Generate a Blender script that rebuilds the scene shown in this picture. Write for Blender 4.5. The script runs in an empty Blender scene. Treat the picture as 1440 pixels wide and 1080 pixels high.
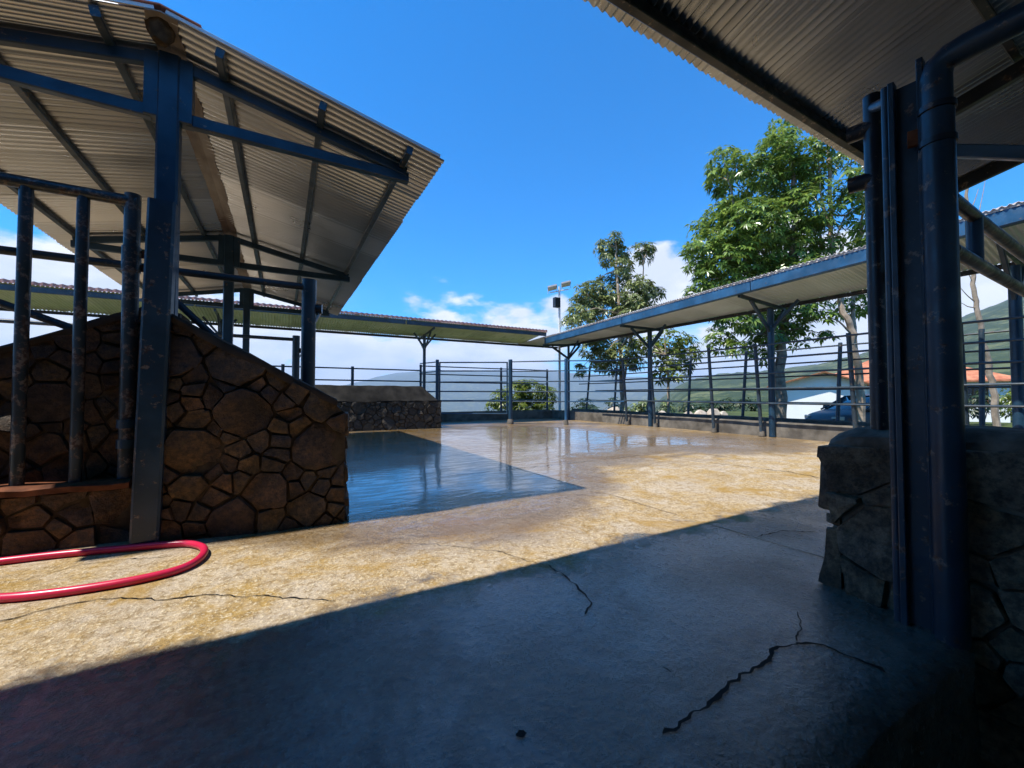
import bpy, bmesh, math, random
from mathutils import Vector, Matrix, noise
rnd = random.Random(7)
sc = bpy.context.scene
col = sc.collection
R = math.radians

# ------------------------------------------------------------------ camera
F_PX, HOR, CAM_H, YAW = 575.0, 556.0, 1.0, R(29.3)
FW = Vector((math.sin(YAW), math.cos(YAW), 0)); RT = Vector((math.cos(YAW), -math.sin(YAW), 0))
cam_d = bpy.data.cameras.new('camera'); cam = bpy.data.objects.new('camera', cam_d); col.objects.link(cam)
cam.location = (0, 0, CAM_H)
PITCH = math.atan((HOR - 540) / F_PX)
cam.rotation_euler = (R(90) + PITCH, 0, -YAW)
cam_d.sensor_width = 36; cam_d.lens = 36 * F_PX / 1440
cam_d.clip_start = 0.05; cam_d.clip_end = 60000
sc.camera = cam

def ray(px, py):
    return FW + RT * ((px - 720) / F_PX) + Vector((0, 0, (HOR - py) / F_PX))
def at(px, py, d): return Vector((0, 0, CAM_H)) + ray(px, py) * d      # d = depth in metres
def onfloor(px, py, z=0.0):
    r = ray(px, py); return Vector((0, 0, CAM_H)) + r * ((z - CAM_H) / r.z)

# ------------------------------------------------------------------ world and sun
SHX, SHY = 0.528, 0.008
world = bpy.data.worlds.new('World'); sc.world = world; world.use_nodes = True
def build_world():
    nt = world.node_tree; nt.nodes.clear(); N = nt.nodes.new; L = nt.links.new
    out = N('ShaderNodeOutputWorld'); bg = N('ShaderNodeBackground'); bg.inputs[1].default_value = 0.15
    sky = N('ShaderNodeTexSky'); sky.sky_type = 'NISHITA'; sky.sun_disc = False
    sky.sun_elevation = math.atan(1 / math.hypot(SHX, SHY)); sky.sun_rotation = R(-90)
    sky.altitude = 1500; sky.air_density = 1.0; sky.dust_density = 0.25; sky.ozone_density = 3.0
    hs = N('ShaderNodeHueSaturation'); hs.inputs['Saturation'].default_value = 1.62; hs.inputs['Value'].default_value = 1.12
    tint = N('ShaderNodeMix'); tint.data_type = 'RGBA'; tint.blend_type = 'MULTIPLY'; tint.inputs[0].default_value = 1; tint.inputs[7].default_value = (0.44, 0.84, 1.12, 1)
    L(sky.outputs[0], tint.inputs[6]); L(tint.outputs[2], hs.inputs['Color'])
    tc = N('ShaderNodeTexCoord'); sep = N('ShaderNodeSeparateXYZ'); L(tc.outputs['Generated'], sep.inputs[0])
    def math_(op, a, b=None, c=None):
        m = N('ShaderNodeMath'); m.operation = op
        for i, v in enumerate((a, b, c)):
            if v is None: continue
            if isinstance(v, (int, float)): m.inputs[i].default_value = v
            else: L(v, m.inputs[i])
        return m.outputs[0]
    def mrange(v, a, b, c=0, d=1):
        m = N('ShaderNodeMapRange'); m.interpolation_type = 'SMOOTHSTEP'; L(v, m.inputs[0])
        m.inputs[1].default_value = a; m.inputs[2].default_value = b; m.inputs[3].default_value = c; m.inputs[4].default_value = d
        return m.outputs[0]
    z = sep.outputs[2]
    # streaky high cloud: the direction seen on a plane overhead
    den = math_('ADD', math_('MAXIMUM', z, 0.0), 0.06)
    cmb = N('ShaderNodeCombineXYZ')
    L(math_('DIVIDE', sep.outputs[0], den), cmb.inputs[0]); L(math_('DIVIDE', sep.outputs[1], den), cmb.inputs[1])
    n1 = N('ShaderNodeTexNoise'); L(cmb.outputs[0], n1.inputs['Vector']); n1.inputs['Scale'].default_value = 0.55
    n1.inputs['Detail'].default_value = 7; n1.inputs['Roughness'].default_value = 0.6; n1.inputs['Distortion'].default_value = 0.5
    cirr = math_('MULTIPLY', mrange(n1.outputs[0], 0.42, 0.66), mrange(z, 0.26, 0.09))
    # heaped cloud low over the hills
    mp = N('ShaderNodeMapping'); L(tc.outputs['Generated'], mp.inputs[0]); mp.inputs['Scale'].default_value = (1, 1, 2.1)
    mp.inputs['Location'].default_value = (0.35, 0.1, 0.0)
    n2 = N('ShaderNodeTexNoise'); L(mp.outputs[0], n2.inputs['Vector']); n2.inputs['Scale'].default_value = 5.0
    n2.inputs['Detail'].default_value = 8; n2.inputs['Roughness'].default_value = 0.56
    thr = mrange(z, 0.02, 0.42, 0.0, 0.40)
    acc = None
    for (px, py, sx, amp) in ((915, 375, 0.15, 0.44), (1150, 410, 0.30, 0.46), (660, 512, 0.24, 0.34), (30, 440, 0.26, 0.36), (330, 505, 0.34, 0.30), (790, 415, 0.06, 0.25)):
        dv = ray(px, py).normalized()
        v = N('ShaderNodeVectorMath'); v.operation = 'DISTANCE'; L(tc.outputs['Generated'], v.inputs[0]); v.inputs[1].default_value = dv
        b = mrange(v.outputs['Value'], sx * 1.3, 0.0, 0, amp)
        acc = b if acc is None else math_('ADD', acc, b)
    val = math_('ADD', math_('SUBTRACT', n2.outputs[0], thr), acc)
    cum = mrange(val, 0.47, 0.62)
    cum = math_('MULTIPLY', cum, mrange(z, 0.55, 0.35))
    cl = math_('MINIMUM', math_('ADD', math_('MULTIPLY', cirr, 0.75), cum), 0.95)
    cc = N('ShaderNodeMix'); cc.data_type = 'RGBA'
    n3 = N('ShaderNodeTexNoise'); L(mp.outputs[0], n3.inputs['Vector']); n3.inputs['Scale'].default_value = 9; n3.inputs['Detail'].default_value = 5
    L(mrange(n3.outputs[0], 0.35, 0.65), cc.inputs[0]); cc.inputs[6].default_value = (3.7, 3.95, 4.4, 1); cc.inputs[7].default_value = (5.0, 5.0, 5.0, 1)
    mx = N('ShaderNodeMix'); mx.data_type = 'RGBA'; L(cl, mx.inputs[0]); L(hs.outputs[0], mx.inputs[6]); L(cc.outputs[2], mx.inputs[7])
    L(mx.outputs[2], bg.inputs[0]); L(bg.outputs[0], out.inputs[0])
build_world()
sun_d = bpy.data.lights.new('sun', 'SUN'); sun = bpy.data.objects.new('sun', sun_d); col.objects.link(sun)
sun_d.energy = 5.0; sun_d.angle = R(0.53); sun_d.color = (1.0, 0.95, 0.86)
sun.rotation_euler = Vector((SHX, SHY, -1)).to_track_quat('-Z', 'Y').to_euler()
sun.location = (-20, 0, 40)
vs = sc.view_settings; vs.view_transform = 'Standard'; vs.look = 'None'; vs.gamma = 1; vs.use_curve_mapping = False; vs.exposure = 0.7
sc.cycles.use_denoising = True
sc.cycles.max_bounces = 8; sc.cycles.diffuse_bounces = 4; sc.cycles.glossy_bounces = 4
sc.cycles.sample_clamp_indirect = 8

# ------------------------------------------------------------------ materials
class NT:
    def __init__(s, name):
        s.m = bpy.data.materials.new(name); s.m.use_nodes = True; s.t = s.m.node_tree
        s.b = s.t.nodes['Principled BSDF']; s.pos = None
    def n(s, k, **kw):
        x = s.t.nodes.new('ShaderNode' + k)
        for a, b in kw.items(): setattr(x, a, b)
        return x
    def l(s, a, b): s.t.links.new(a, b)
    def p(s):
        if s.pos is None: s.pos = s.n('NewGeometry')
        return s.pos.outputs['Position']
    def obj(s):
        return s.n('TexCoord').outputs['Object']
    def noise(s, scale, detail=4, rough=0.55, vec=None, stretch=None, dist=0.0):
        v = vec if vec is not None else s.p()
        if stretch:
            mp = s.n('Mapping'); s.l(v, mp.inputs[0]); mp.inputs['Scale'].default_value = stretch; v = mp.outputs[0]
        x = s.n('TexNoise'); s.l(v, x.inputs['Vector']); x.inputs['Scale'].default_value = scale
        x.inputs['Detail'].default_value = detail; x.inputs['Roughness'].default_value = rough; x.inputs['Distortion'].default_value = dist
        return x.outputs[0]
    def rng(s, v, a, b, c=0.0, d=1.0):
        m = s.n('MapRange', interpolation_type='SMOOTHSTEP'); s.l(v, m.inputs[0])
        for i, q in enumerate((a, b, c, d)): m.inputs[i + 1].default_value = q
        return m.outputs[0]
    def math(s, op, a, b=None):
        m = s.n('Math', operation=op)
        for i, v in enumerate((a, b)):
            if v is None: continue
            if isinstance(v, (int, float)): m.inputs[i].default_value = v
            else: s.l(v, m.inputs[i])
        return m.outputs[0]
    def mix(s, f, a, b):
        m = s.n('Mix', data_type='RGBA')
        if isinstance(f, (int, float)): m.inputs[0].default_value = f
        else: s.l(f, m.inputs[0])
        for i, v in ((6, a), (7, b)):
            if isinstance(v, (tuple, list)): m.inputs[i].default_value = (*v[:3], 1)
            else: s.l(v, m.inputs[i])
        return m.outputs[2]
    def bump(s, h, strength=0.3, dist=0.01, prev=None):
        b = s.n('Bump'); b.inputs['Strength'].default_value = strength; b.inputs['Distance'].default_value = dist
        s.l(h, b.inputs['Height'])
        if prev is not None: s.l(prev, b.inputs['Normal'])
        s.l(b.outputs[0], s.b.inputs['Normal']); return b.outputs[0]
    def set(s, **kw):
        for k, v in kw.items():
            k = k.replace('_', ' ')
            k = {'Base Color': 'Base Color', 'Spec': 'Specular IOR Level'}.get(k, k)
            i = s.b.inputs[k]
            if isinstance(v, (int, float)): i.default_value = v
            elif isinstance(v, (tuple, list)): i.default_value = (*v[:3], 1)
            else: s.l(v, i)
        return s

M = {}
def plain(name, c, rough=0.6, metal=0.0, var=0.15, scale=8, bump=0.1):
    m = NT(name); f = m.rng(m.noise(scale, 5), 0.3, 0.7)
    m.set(Base_Color=m.mix(f, tuple(x * (1 - var) for x in c), tuple(min(1, x * (1 + var)) for x in c)), Roughness=rough, Metallic=metal)
    if rough > .65: m.set(Spec=0.15)
    if bump: m.bump(m.noise(scale * 6, 4), bump, 0.005)
    M[name] = m.m; return m

def mat_blue(name, c, rust_amt=0.62):
    m = NT(name)
    worn = m.rng(m.noise(14, 8, 0.7), rust_amt, rust_amt + 0.06)
    faded = m.rng(m.noise(3, 5), 0.35, 0.7)
    base = m.mix(faded, tuple(x * 0.75 for x in c), tuple(x * 1.3 + 0.004 for x in c))
    rust = m.mix(m.rng(m.noise(40, 3), 0.4, 0.6), (0.05, 0.022, 0.012), (0.17, 0.13, 0.10))
    m.set(Base_Color=m.mix(worn, base, rust), Roughness=m.rng(m.noise(9, 4), 0.3, 0.7, 0.28, 0.5))
    m.bump(m.noise(60, 5), 0.18, 0.004); M[name] = m.m
mat_blue('blue_paint', (0.009, 0.036, 0.066))
mat_blue('blue_paint_pale', (0.018, 0.075, 0.15), 0.62)
mat_blue('grey_blue_paint', (0.024, 0.042, 0.058), 0.58)
mat_blue('gate_paint', (0.020, 0.029, 0.034), 0.50)
mat_blue('dark_post_paint', (0.010, 0.028, 0.048), 0.57)
mat_blue('dark_pipe_paint', (0.008, 0.012, 0.018), 0.57)

def mat_sheet(name, c0, c1, stain, metal=0.55, rough=0.42, st_lo=0.55):
    m = NT(name)
    n1 = m.noise(0.9, 4, 0.5); n2 = m.noise(5, 6, 0.6, vec=m.obj(), stretch=(1, .25, 1))
    base = m.mix(m.rng(n1, 0.3, 0.7), c0, c1)
    st = m.rng(n2, st_lo, st_lo + 0.16)
    rb = m.rng(m.n('ObjectInfo').outputs['Random'], 0, 1, 0.78, 1.12); cb = m.n('CombineColor'); [m.l(rb, cb.inputs[k]) for k in range(3)]
    mu = m.n('Mix', data_type='RGBA', blend_type='MULTIPLY'); mu.inputs[0].default_value = 1; m.l(base, mu.inputs[6]); m.l(cb.outputs[0], mu.inputs[7]); base = mu.outputs[2]
    m.set(Base_Color=m.mix(m.math('MULTIPLY', st, 0.38), base, stain), Metallic=metal, Roughness=m.rng(n1, 0.3, 0.7, rough - 0.03, rough + 0.06))
    m.bump(m.noise(30, 4), 0.08, 0.004); M[name] = m.m
mat_sheet('galvanised_under', (0.50, 0.515, 0.53), (0.62, 0.64, 0.66), (0.36, 0.35, 0.33), 0.85, 0.30, 0.6)
mat_sheet('galvanised_near', (0.40, 0.41, 0.41), (0.54, 0.55, 0.55), (0.24, 0.21, 0.17), 0.88, 0.28, 0.58)
mat_sheet('galvanised_top', (0.62, 0.61, 0.58), (0.78, 0.77, 0.74), (0.35, 0.30, 0.25), 0.3, 0.5, 0.62)
mat_sheet('algae_under', (0.54, 0.57, 0.40), (0.72, 0.73, 0.58), (0.32, 0.36, 0.16), 0.35, 0.4, 0.5)
mat_sheet('white_under', (0.70, 0.73, 0.78), (0.82, 0.86, 0.92), (0.45, 0.44, 0.40), 0.2, 0.34, 0.6)
mat_sheet('red_top', (0.42, 0.14, 0.10), (0.55, 0.24, 0.18), (0.30, 0.16, 0.12), 0.0, 0.6, 0.55)
mat_sheet('red_lip', (0.44, 0.22, 0.18), (0.56, 0.33, 0.28), (0.28, 0.15, 0.12), 0.0, 0.7, 0.55)
mat_sheet('grey_lip', (0.40, 0.33, 0.29), (0.5, 0.46, 0.42), (0.3, 0.2, 0.16), 0.0, 0.7, 0.5)
mat_sheet('rust_flashing', (0.07, 0.04, 0.028), (0.26, 0.22, 0.18), (0.36, 0.33, 0.28), 0.1, 0.75, 0.46)

def mat_stone(name, cols, bs=0.5, rough=0.62):
    m = NT(name)
    oi = m.n('ObjectInfo')
    cr = m.n('ValToRGB'); m.l(oi.outputs['Random'], cr.inputs[0])
    e = cr.color_ramp.elements; e[0].color = (*cols[0], 1); e[1].color = (*cols[-1], 1)
    for i, c in enumerate(cols[1:-1]):
        x = e.new((i + 1) / (len(cols) - 1)); x.color = (*c, 1)
    n1 = m.noise(6, 6, 0.6); n2 = m.noise(34, 5, 0.65)
    dk = m.n('Mix', data_type='RGBA', blend_type='MULTIPLY'); dk.inputs[0].default_value = 1.0
    m.l(cr.outputs[0], dk.inputs[6])
    m.l(m.mix(m.rng(n1, 0.3, 0.72), (0.42, 0.40, 0.38), (1.5, 1.4, 1.25)), dk.inputs[7])
    lich = m.rng(m.noise(11, 7, 0.7), 0.6, 0.7)
    dk2 = m.n('Mix', data_type='RGBA', blend_type='MULTIPLY'); dk2.inputs[0].default_value = 1.0; m.l(dk.outputs[2], dk2.inputs[6]); m.l(m.mix(m.rng(m.noise(26, 6, 0.75), 0.36, 0.64), (0.45, 0.45, 0.45), (1.5, 1.45, 1.4)), dk2.inputs[7]); dk = dk2
    m.set(Base_Color=m.mix(m.math('MULTIPLY', lich, 0.5), dk.outputs[2], (0.10, 0.075, 0.02)), Roughness=rough)
    b = m.bump(m.noise(14, 8, 0.72), 0.9, 0.035); m.bump(n2, 0.7, 0.008, b); M[name] = m.m
mat_stone('brown_stone', [(0.040, 0.020, 0.009), (0.075, 0.042, 0.018), (0.10, 0.060, 0.020), (0.05, 0.031, 0.019), (0.13, 0.066, 0.022)])
mat_stone('dark_stone', [(0.03, 0.022, 0.013), (0.045, 0.033, 0.019), (0.05, 0.040, 0.026)])
mat_stone('grey_stone', [(0.13, 0.10, 0.066), (0.18, 0.14, 0.09), (0.22, 0.19, 0.15), (0.16, 0.115, 0.07)])
plain('mortar', (0.065, 0.046, 0.028), 0.9, var=0.4, scale=12, bump=0.6)
plain('old_concrete', (0.12, 0.105, 0.085), 0.85, var=0.35, scale=4, bump=0.6)
plain('dark_concrete', (0.05, 0.04, 0.03), 0.8, var=0.4, scale=4, bump=0.6)
plain('black_concrete', (0.018, 0.016, 0.013), 0.85, var=0.5, scale=4, bump=0.6)
plain('grey_mortar', (0.15, 0.125, 0.095), 0.9, var=0.45, scale=9, bump=1.0)
plain('added_wall_plaster', (0.5, 0.47, 0.42), 0.9, var=0.2, scale=2)  # pale, so the added shed walls bounce some light
plain('coping', (0.05, 0.036, 0.025), 0.8, var=0.35, scale=6, bump=0.5)
plain('rusty_steel', (0.13, 0.045, 0.02), 0.75, var=0.5, scale=10, bump=0.4)
plain('bark_pale', (0.34, 0.27, 0.20), 0.9, var=0.3, scale=5, bump=0.5)
plain('bark_grey', (0.22, 0.19, 0.15), 0.9, var=0.35, scale=5, bump=0.5)
plain('white_wall', (0.78, 0.79, 0.76), 0.8, var=0.04, scale=1, bump=0.05)
plain('white_metal', (0.6, 0.6, 0.58), 0.5, var=0.1)
plain('lamp_grey', (0.22, 0.22, 0.22), 0.5)
plain('car_paint', (0.03, 0.03, 0.032), 0.4, 0.0, var=0.1, bump=0)
plain('tyre', (0.02, 0.02, 0.02), 0.85)
plain('chrome', (0.5, 0.5, 0.5), 0.25, 1.0, bump=0)
plain('dark_gap', (0.010, 0.008, 0.006), 0.7, bump=0.2)
plain('pale_rock', (0.42, 0.36, 0.29), 0.85, var=0.3, scale=4, bump=0.6)
plain('wood_brown', (0.16, 0.08, 0.04), 0.7)
plain('nest_mud', (0.07, 0.05, 0.03), 0.95, var=0.4, scale=20, bump=0.8)
plain('led_lens', (0.45, 0.45, 0.38), 0.2, bump=0)
g = plain('car_glass', (0.015, 0.018, 0.02), 0.05, bump=0); g.set(Spec=0.8)
g = plain('hose_rubber', (0.50, 0.016, 0.06), 0.3, var=0.06, scale=20, bump=0.02)
def mat_tile():
    m = NT('roof_tile'); w = m.n('TexWave'); m.l(m.obj(), w.inputs[0]); w.inputs['Scale'].default_value = 1.6
    m.set(Base_Color=m.mix(m.rng(m.noise(3, 6), 0.3, 0.7), (0.36, 0.11, 0.05), (0.55, 0.22, 0.11)), Roughness=0.8)
    m.bump(w.outputs[1], 0.6, 0.05); M['roof_tile'] = m.m
mat_tile()
def mat_leaf(name, a, b, c, trans=0.35, rough=0.34):
    m = NT(name); g = m.n('NewGeometry'); cr = m.n('ValToRGB'); m.l(g.outputs['Random Per Island'], cr.inputs[0])
    e = cr.color_ramp.elements; e[0].color = (*a, 1); e[1].color = (*c, 1); x = e.new(0.55); x.color = (*b, 1)
    m.set(Base_Color=cr.outputs[0], Roughness=rough)
    tr = m.n('BsdfTranslucent'); mx = m.n('MixShader'); mx.inputs[0].default_value = trans
    hs = m.n('HueSaturation'); hs.inputs['Value'].default_value = 1.5; hs.inputs['Hue'].default_value = 0.48; m.l(cr.outputs[0], hs.inputs['Color'])
    m.l(hs.outputs[0], tr.inputs[0]); m.l(m.b.outputs[0], mx.inputs[1]); m.l(tr.outputs[0], mx.inputs[2])
    m.l(mx.outputs[0], m.t.nodes['Material Output'].inputs[0]); M[name] = m.m
mat_leaf('leaf_deep', (0.06, 0.115, 0.022), (0.125, 0.21, 0.038), (0.24, 0.34, 0.06), 0.34, 0.28)
mat_leaf('leaf_grey', (0.075, 0.105, 0.035), (0.14, 0.18, 0.055), (0.27, 0.30, 0.10), 0.25, 0.33)
mat_leaf('leaf_yellow', (0.06, 0.10, 0.015), (0.12, 0.17, 0.02), (0.22, 0.26, 0.03), 0.35, 0.35)
mat_leaf('leaf_dark', (0.012, 0.028, 0.009), (0.025, 0.05, 0.014), (0.05, 0.08, 0.02), 0.2, 0.4)

def mat_floor():
    m = NT('wet_concrete'); P = m.p()
    sep = m.n('SeparateXYZ'); m.l(P, sep.inputs[0]); X, Y = sep.outputs[0], sep.outputs[1]
    def blob(cx, cy, rx, ry):
        a = m.math('DIVIDE', m.math('SUBTRACT', X, cx), rx); b = m.math('DIVIDE', m.math('SUBTRACT', Y, cy), ry)
        return m.math('SUBTRACT', 1.0, m.math('SQRT', m.math('ADD', m.math('MULTIPLY', a, a), m.math('MULTIPLY', b, b))))
    big = m.noise(0.55, 5, 0.6); med = m.noise(2.2, 6, 0.62); fine = m.noise(18, 6, 0.7); grit = m.noise(52, 5, 0.75)
    # where water lies: the pool beside the shed, a wet strip darkened to deepen the near roof's shade, patches further off
    z1 = m.math('MAXIMUM', m.rng(blob(1.4, 7.2, 3.3, 5.3), 0.02, 0.28, 0, 0.42), m.rng(blob(4.2, 9.2, 5.0, 5.4), 0.0, 0.6, 0, 0.36))
    z2 = m.rng(m.math('ADD', Y, m.math('MULTIPLY', m.math('SUBTRACT', med, 0.5), 1.4)), 2.25, 1.75, 0, 0.36)  # zone laid along the near roof's shadow edge, ragged by noise
    z3 = m.rng(blob(8.2, 5.6, 2.6, 2.6), 0.0, 0.7, 0, 0.22)
    z4 = m.rng(Y, 2.4, 6.0, 0.0, 0.20)
    lvl = m.math('ADD', z1, m.math('ADD', z3, z4))
    streak = m.noise(2.1, 9, 0.70, stretch=(.5, 2.0, 1), dist=0.6)
    h = m.math('ADD', m.math('MULTIPLY', big, 0.14), m.math('ADD', m.math('MULTIPLY', med, 0.24), m.math('ADD', m.math('MULTIPLY', streak, 0.44), m.math('MULTIPLY', fine, 0.18))))
    w = m.math('SUBTRACT', m.math('ADD', lvl, 0.36), h)               # water depth
    pool = m.rng(w, 0.08, 0.30)                                        # standing water
    damp = m.rng(m.math('MAXIMUM', w, m.math('SUBTRACT', z2, 0.1)), -0.10, 0.12)   # damp skin, plus the strip darkened for the near roof's shade
    # concrete: ochre mud-stained, pinkish grey where the aggregate shows
    mott = m.noise(3.4, 9, 0.72, dist=0.5); wide = m.noise(1.2, 7, 0.68, dist=0.8)
    c = m.mix(m.rng(mott, 0.40, 0.60), (0.37, 0.235, 0.065), (0.46, 0.37, 0.26))
    c = m.mix(m.math('MULTIPLY', m.rng(wide, 0.47, 0.60), 0.7), c, (0.40, 0.325, 0.24))
    c = m.mix(m.math('MULTIPLY', m.rng(wide, 0.46, 0.36), 0.6), c, (0.30, 0.185, 0.05))
    c = m.mix(m.math('MULTIPLY', m.rng(fine, 0.46, 0.62), 0.75), c, (0.21, 0.135, 0.05))
    c = m.mix(m.math('MULTIPLY', m.rng(grit, 0.50, 0.64), 0.8), c, (0.66, 0.56, 0.39))
    moss = m.math('MULTIPLY', m.rng(m.noise(1.1, 6, 0.65, dist=0.6), 0.53, 0.64), 0.75)
    c = m.mix(moss, c, (0.33, 0.19, 0.025))
    soak_shade = m.rng(m.math('ADD', z2, m.math('MULTIPLY', m.math('SUBTRACT', 0.5, fine), 0.5)), 0.06, 0.30)  # wet film plus near-roof shade painted into the floor colour
    shade = m.mix(damp, (1, 1, 1), (0.56, 0.50, 0.42)); shade = m.mix(pool, shade, (0.54, 0.48, 0.40))
    c = m.mix(m.math('MULTIPLY', soak_shade, 0.75), c, (0.31, 0.30, 0.26))
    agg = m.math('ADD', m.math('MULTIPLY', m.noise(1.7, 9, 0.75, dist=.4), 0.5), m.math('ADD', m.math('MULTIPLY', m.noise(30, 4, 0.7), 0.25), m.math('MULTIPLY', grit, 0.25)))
    shade = m.mix(soak_shade, shade, m.mix(m.rng(agg, 0.42, 0.58), (0.11, 0.115, 0.10), (0.48, 0.49, 0.47)))
    mu = m.n('Mix', data_type='RGBA', blend_type='MULTIPLY'); mu.inputs[0].default_value = 1; m.l(c, mu.inputs[6]); m.l(shade, mu.inputs[7])
    rr = m.math('SUBTRACT', m.math('SUBTRACT', m.rng(fine, 0.3, 0.7, 0.66, 0.88), m.math('MULTIPLY', damp, 0.40)), m.math('MULTIPLY', soak_shade, 0.16))
    rough = m.n('Mix', data_type='FLOAT'); m.l(pool, rough.inputs[0]); m.l(rr, rough.inputs[2]); rough.inputs[3].default_value = 0.26
    m.set(Base_Color=mu.outputs[2], Roughness=rough.outputs[0], Spec=0.5)
    film = m.math('MULTIPLY', soak_shade, m.rng(m.noise(1.3, 7, 0.68, dist=.5), 0.38, 0.58, 0.4, 1.0))
    thin = m.math('MULTIPLY', pool, m.rng(m.noise(4.5, 8, 0.7, stretch=(.5, 2.4, 1), dist=.5), 0.42, 0.56, 0.10, 0.95))
    cw = m.math('MAXIMUM', thin, m.math('MAXIMUM', film, m.math('MULTIPLY', damp, 0.5)))
    m.l(cw, m.b.inputs['Coat Weight']); m.b.inputs['Coat IOR'].default_value = 1.75
    m.l(m.math('SUBTRACT', 0.11, m.math('MULTIPLY', thin, 0.09)), m.b.inputs['Coat Roughness'])
    dry = m.math('SUBTRACT', 1.0, m.math('MULTIPLY', pool, 0.97))
    hh = m.math('MULTIPLY', m.math('ADD', m.math('MULTIPLY', fine, 1.6), m.math('MULTIPLY', grit, 0.9)), dry)
    b = m.bump(hh, 0.9, 0.016)
    rip = m.math('MULTIPLY', m.noise(5, 3, 0.5, stretch=(1, 2.2, 1)), pool)
    nb = m.bump(rip, 0.14, 0.014, b)
    cb = m.n('Bump'); cb.inputs['Strength'].default_value = 0.30; cb.inputs['Distance'].default_value = 0.016; m.l(hh, cb.inputs['Height'])
    cb2 = m.n('Bump'); cb2.inputs['Strength'].default_value = 0.14; cb2.inputs['Distance'].default_value = 0.014; m.l(rip, cb2.inputs['Height']); m.l(cb.outputs[0], cb2.inputs['Normal'])
    m.l(cb2.outputs[0], m.b.inputs['Coat Normal'])
    M['wet_concrete'] = m.m
mat_floor()
def mat_ground():
    m = NT('meadow'); g = m.p()
    n1 = m.noise(0.004, 6, 0.6); n2 = m.noise(0.02, 6, 0.65); n3 = m.noise(0.9, 6, 0.65)
    field = m.mix(m.rng(n1, 0.42, 0.58), (0.055, 0.075, 0.028), (0.12, 0.13, 0.055))
    trees = m.rng(m.noise(0.011, 9, 0.72), 0.42, 0.52)
    c = m.mix(trees, field, (0.018, 0.034, 0.012))
    c = m.mix(m.math('MULTIPLY', m.rng(n3, 0.4, 0.65), 0.4), c, (0.10, 0.13, 0.03))
    m.set(Base_Color=c, Roughness=0.9, Spec=0.1); m.bump(n2, 1.0, 8.0); M['meadow'] = m.m
mat_ground()
plain('dirt', (0.19, 0.14, 0.09), 0.9, var=0.45, scale=5, bump=0.8)

# ------------------------------------------------------------------ mesh helpers
class MB:
    def __init__(s): s.v = []; s.f = []; s.mi = []; s.cur = 0
    def add(s, vs, fs):
        o = len(s.v); s.v += [Vector(p) for p in vs]
        for f in fs: s.f.append([i + o for i in f]); s.mi.append(s.cur)
        return s
    def bar(s, a, b, w, h, up=(0, 0, 1), bev=0.0):
        """box from a to b: w across, h along up"""
        a, b = Vector(a), Vector(b); d = (b - a).normalized(); up = Vector(up)
        if abs(d.dot(up)) > 0.98: up = Vector((0, 1, 0))
        x = d.cross(up).normalized(); y = x.cross(d).normalized()
        e = bev or min(w, h) * 0.12
        sec = [(w/2 - e, -h/2), (w/2, -h/2 + e), (w/2, h/2 - e), (w/2 - e, h/2), (-w/2 + e, h/2), (-w/2, h/2 - e), (-w/2, -h/2 + e), (-w/2 + e, -h/2)]
        vs = [p + x*i + y*j for p in (a, b) for (i, j) in sec]; n = 8
        fs = [[i, (i+1) % n, n + (i+1) % n, n + i] for i in range(n)] + [list(range(n))[::-1], list(range(n, 2*n))]
        return s.add(vs, fs)
    def box(s, lo, hi, e=0.006):
        c = (Vector(lo) + Vector(hi)) / 2; d = Vector(hi) - Vector(lo)
        return s.bar((lo[0], c.y, c.z), (hi[0], c.y, c.z), d.y, d.z, bev=min(e, d.y*0.2, d.z*0.2))
    def tube(s, pts, r, n=10, cap=True):
        pts = [Vector(p) for p in pts]; k = len(pts); rs = r if isinstance(r, (list, tuple)) else [r]*k
        vs = []; x = None
        for i, p in enumerate(pts):
            d = (pts[min(i+1, k-1)] - pts[max(i-1, 0)]).normalized()
            if x is None: x = d.cross(Vector((0, 0, 1)) if abs(d.z) < 0.9 else Vector((0, 1, 0))).normalized()
            else: x = (x - d * x.dot(d)).normalized()
            y = d.cross(x)
            vs += [p + (x*math.cos(2*math.pi*j/n) + y*math.sin(2*math.pi*j/n))*rs[i] for j in range(n)]
        fs = [[i*n + j, i*n + (j+1) % n, (i+1)*n + (j+1) % n, (i+1)*n + j] for i in range(k-1) for j in range(n)]
        if cap: fs += [list(range(n))[::-1], list(range((k-1)*n, k*n))]
        return s.add(vs, fs)
    def prism(s, poly, off):
        """poly: 3D points of a planar outline, extruded by off"""
        poly = [Vector(p) for p in poly]; off = Vector(off); n = len(poly)
        return s.add(poly + [p + off for p in poly], [list(range(n))[::-1], list(range(n, 2*n))] + [[i, (i+1) % n, n + (i+1) % n, n + i] for i in range(n)])
    def mesh(s, name, mats, smooth=False, org=(0, 0, 0)):
        me = bpy.data.meshes.new(name); o = Vector(org)
        me.from_pydata([p - o for p in s.v], [], s.f)
        for m in (mats if isinstance(mats, (list, tuple)) else [mats]): me.materials.append(M[m])
        me.polygons.foreach_set('material_index', s.mi)
        bm = bmesh.new(); bm.from_mesh(me); bmesh.ops.recalc_face_normals(bm, faces=bm.faces); bm.to_mesh(me); bm.free()
        if smooth:
            me.polygons.foreach_set('use_smooth', [True]*len(me.polygons))
            if smooth != 'all': me.set_sharp_from_angle(angle=R(40))
        return me
    def build(s, name, mats, parent=None, smooth=True, org=None):
        if parent is not None: org = root_loc(parent)
        me = s.mesh(name, mats, smooth, org or (0, 0, 0))
        o = bpy.data.objects.new(name, me); col.objects.link(o)
        if parent is not None: o.parent = parent
        else: o.location = org or (0, 0, 0)
        return o
def root_loc(o):
    p = Vector((0, 0, 0))
    while o is not None: p += o.location; o = o.parent
    return p
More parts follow.
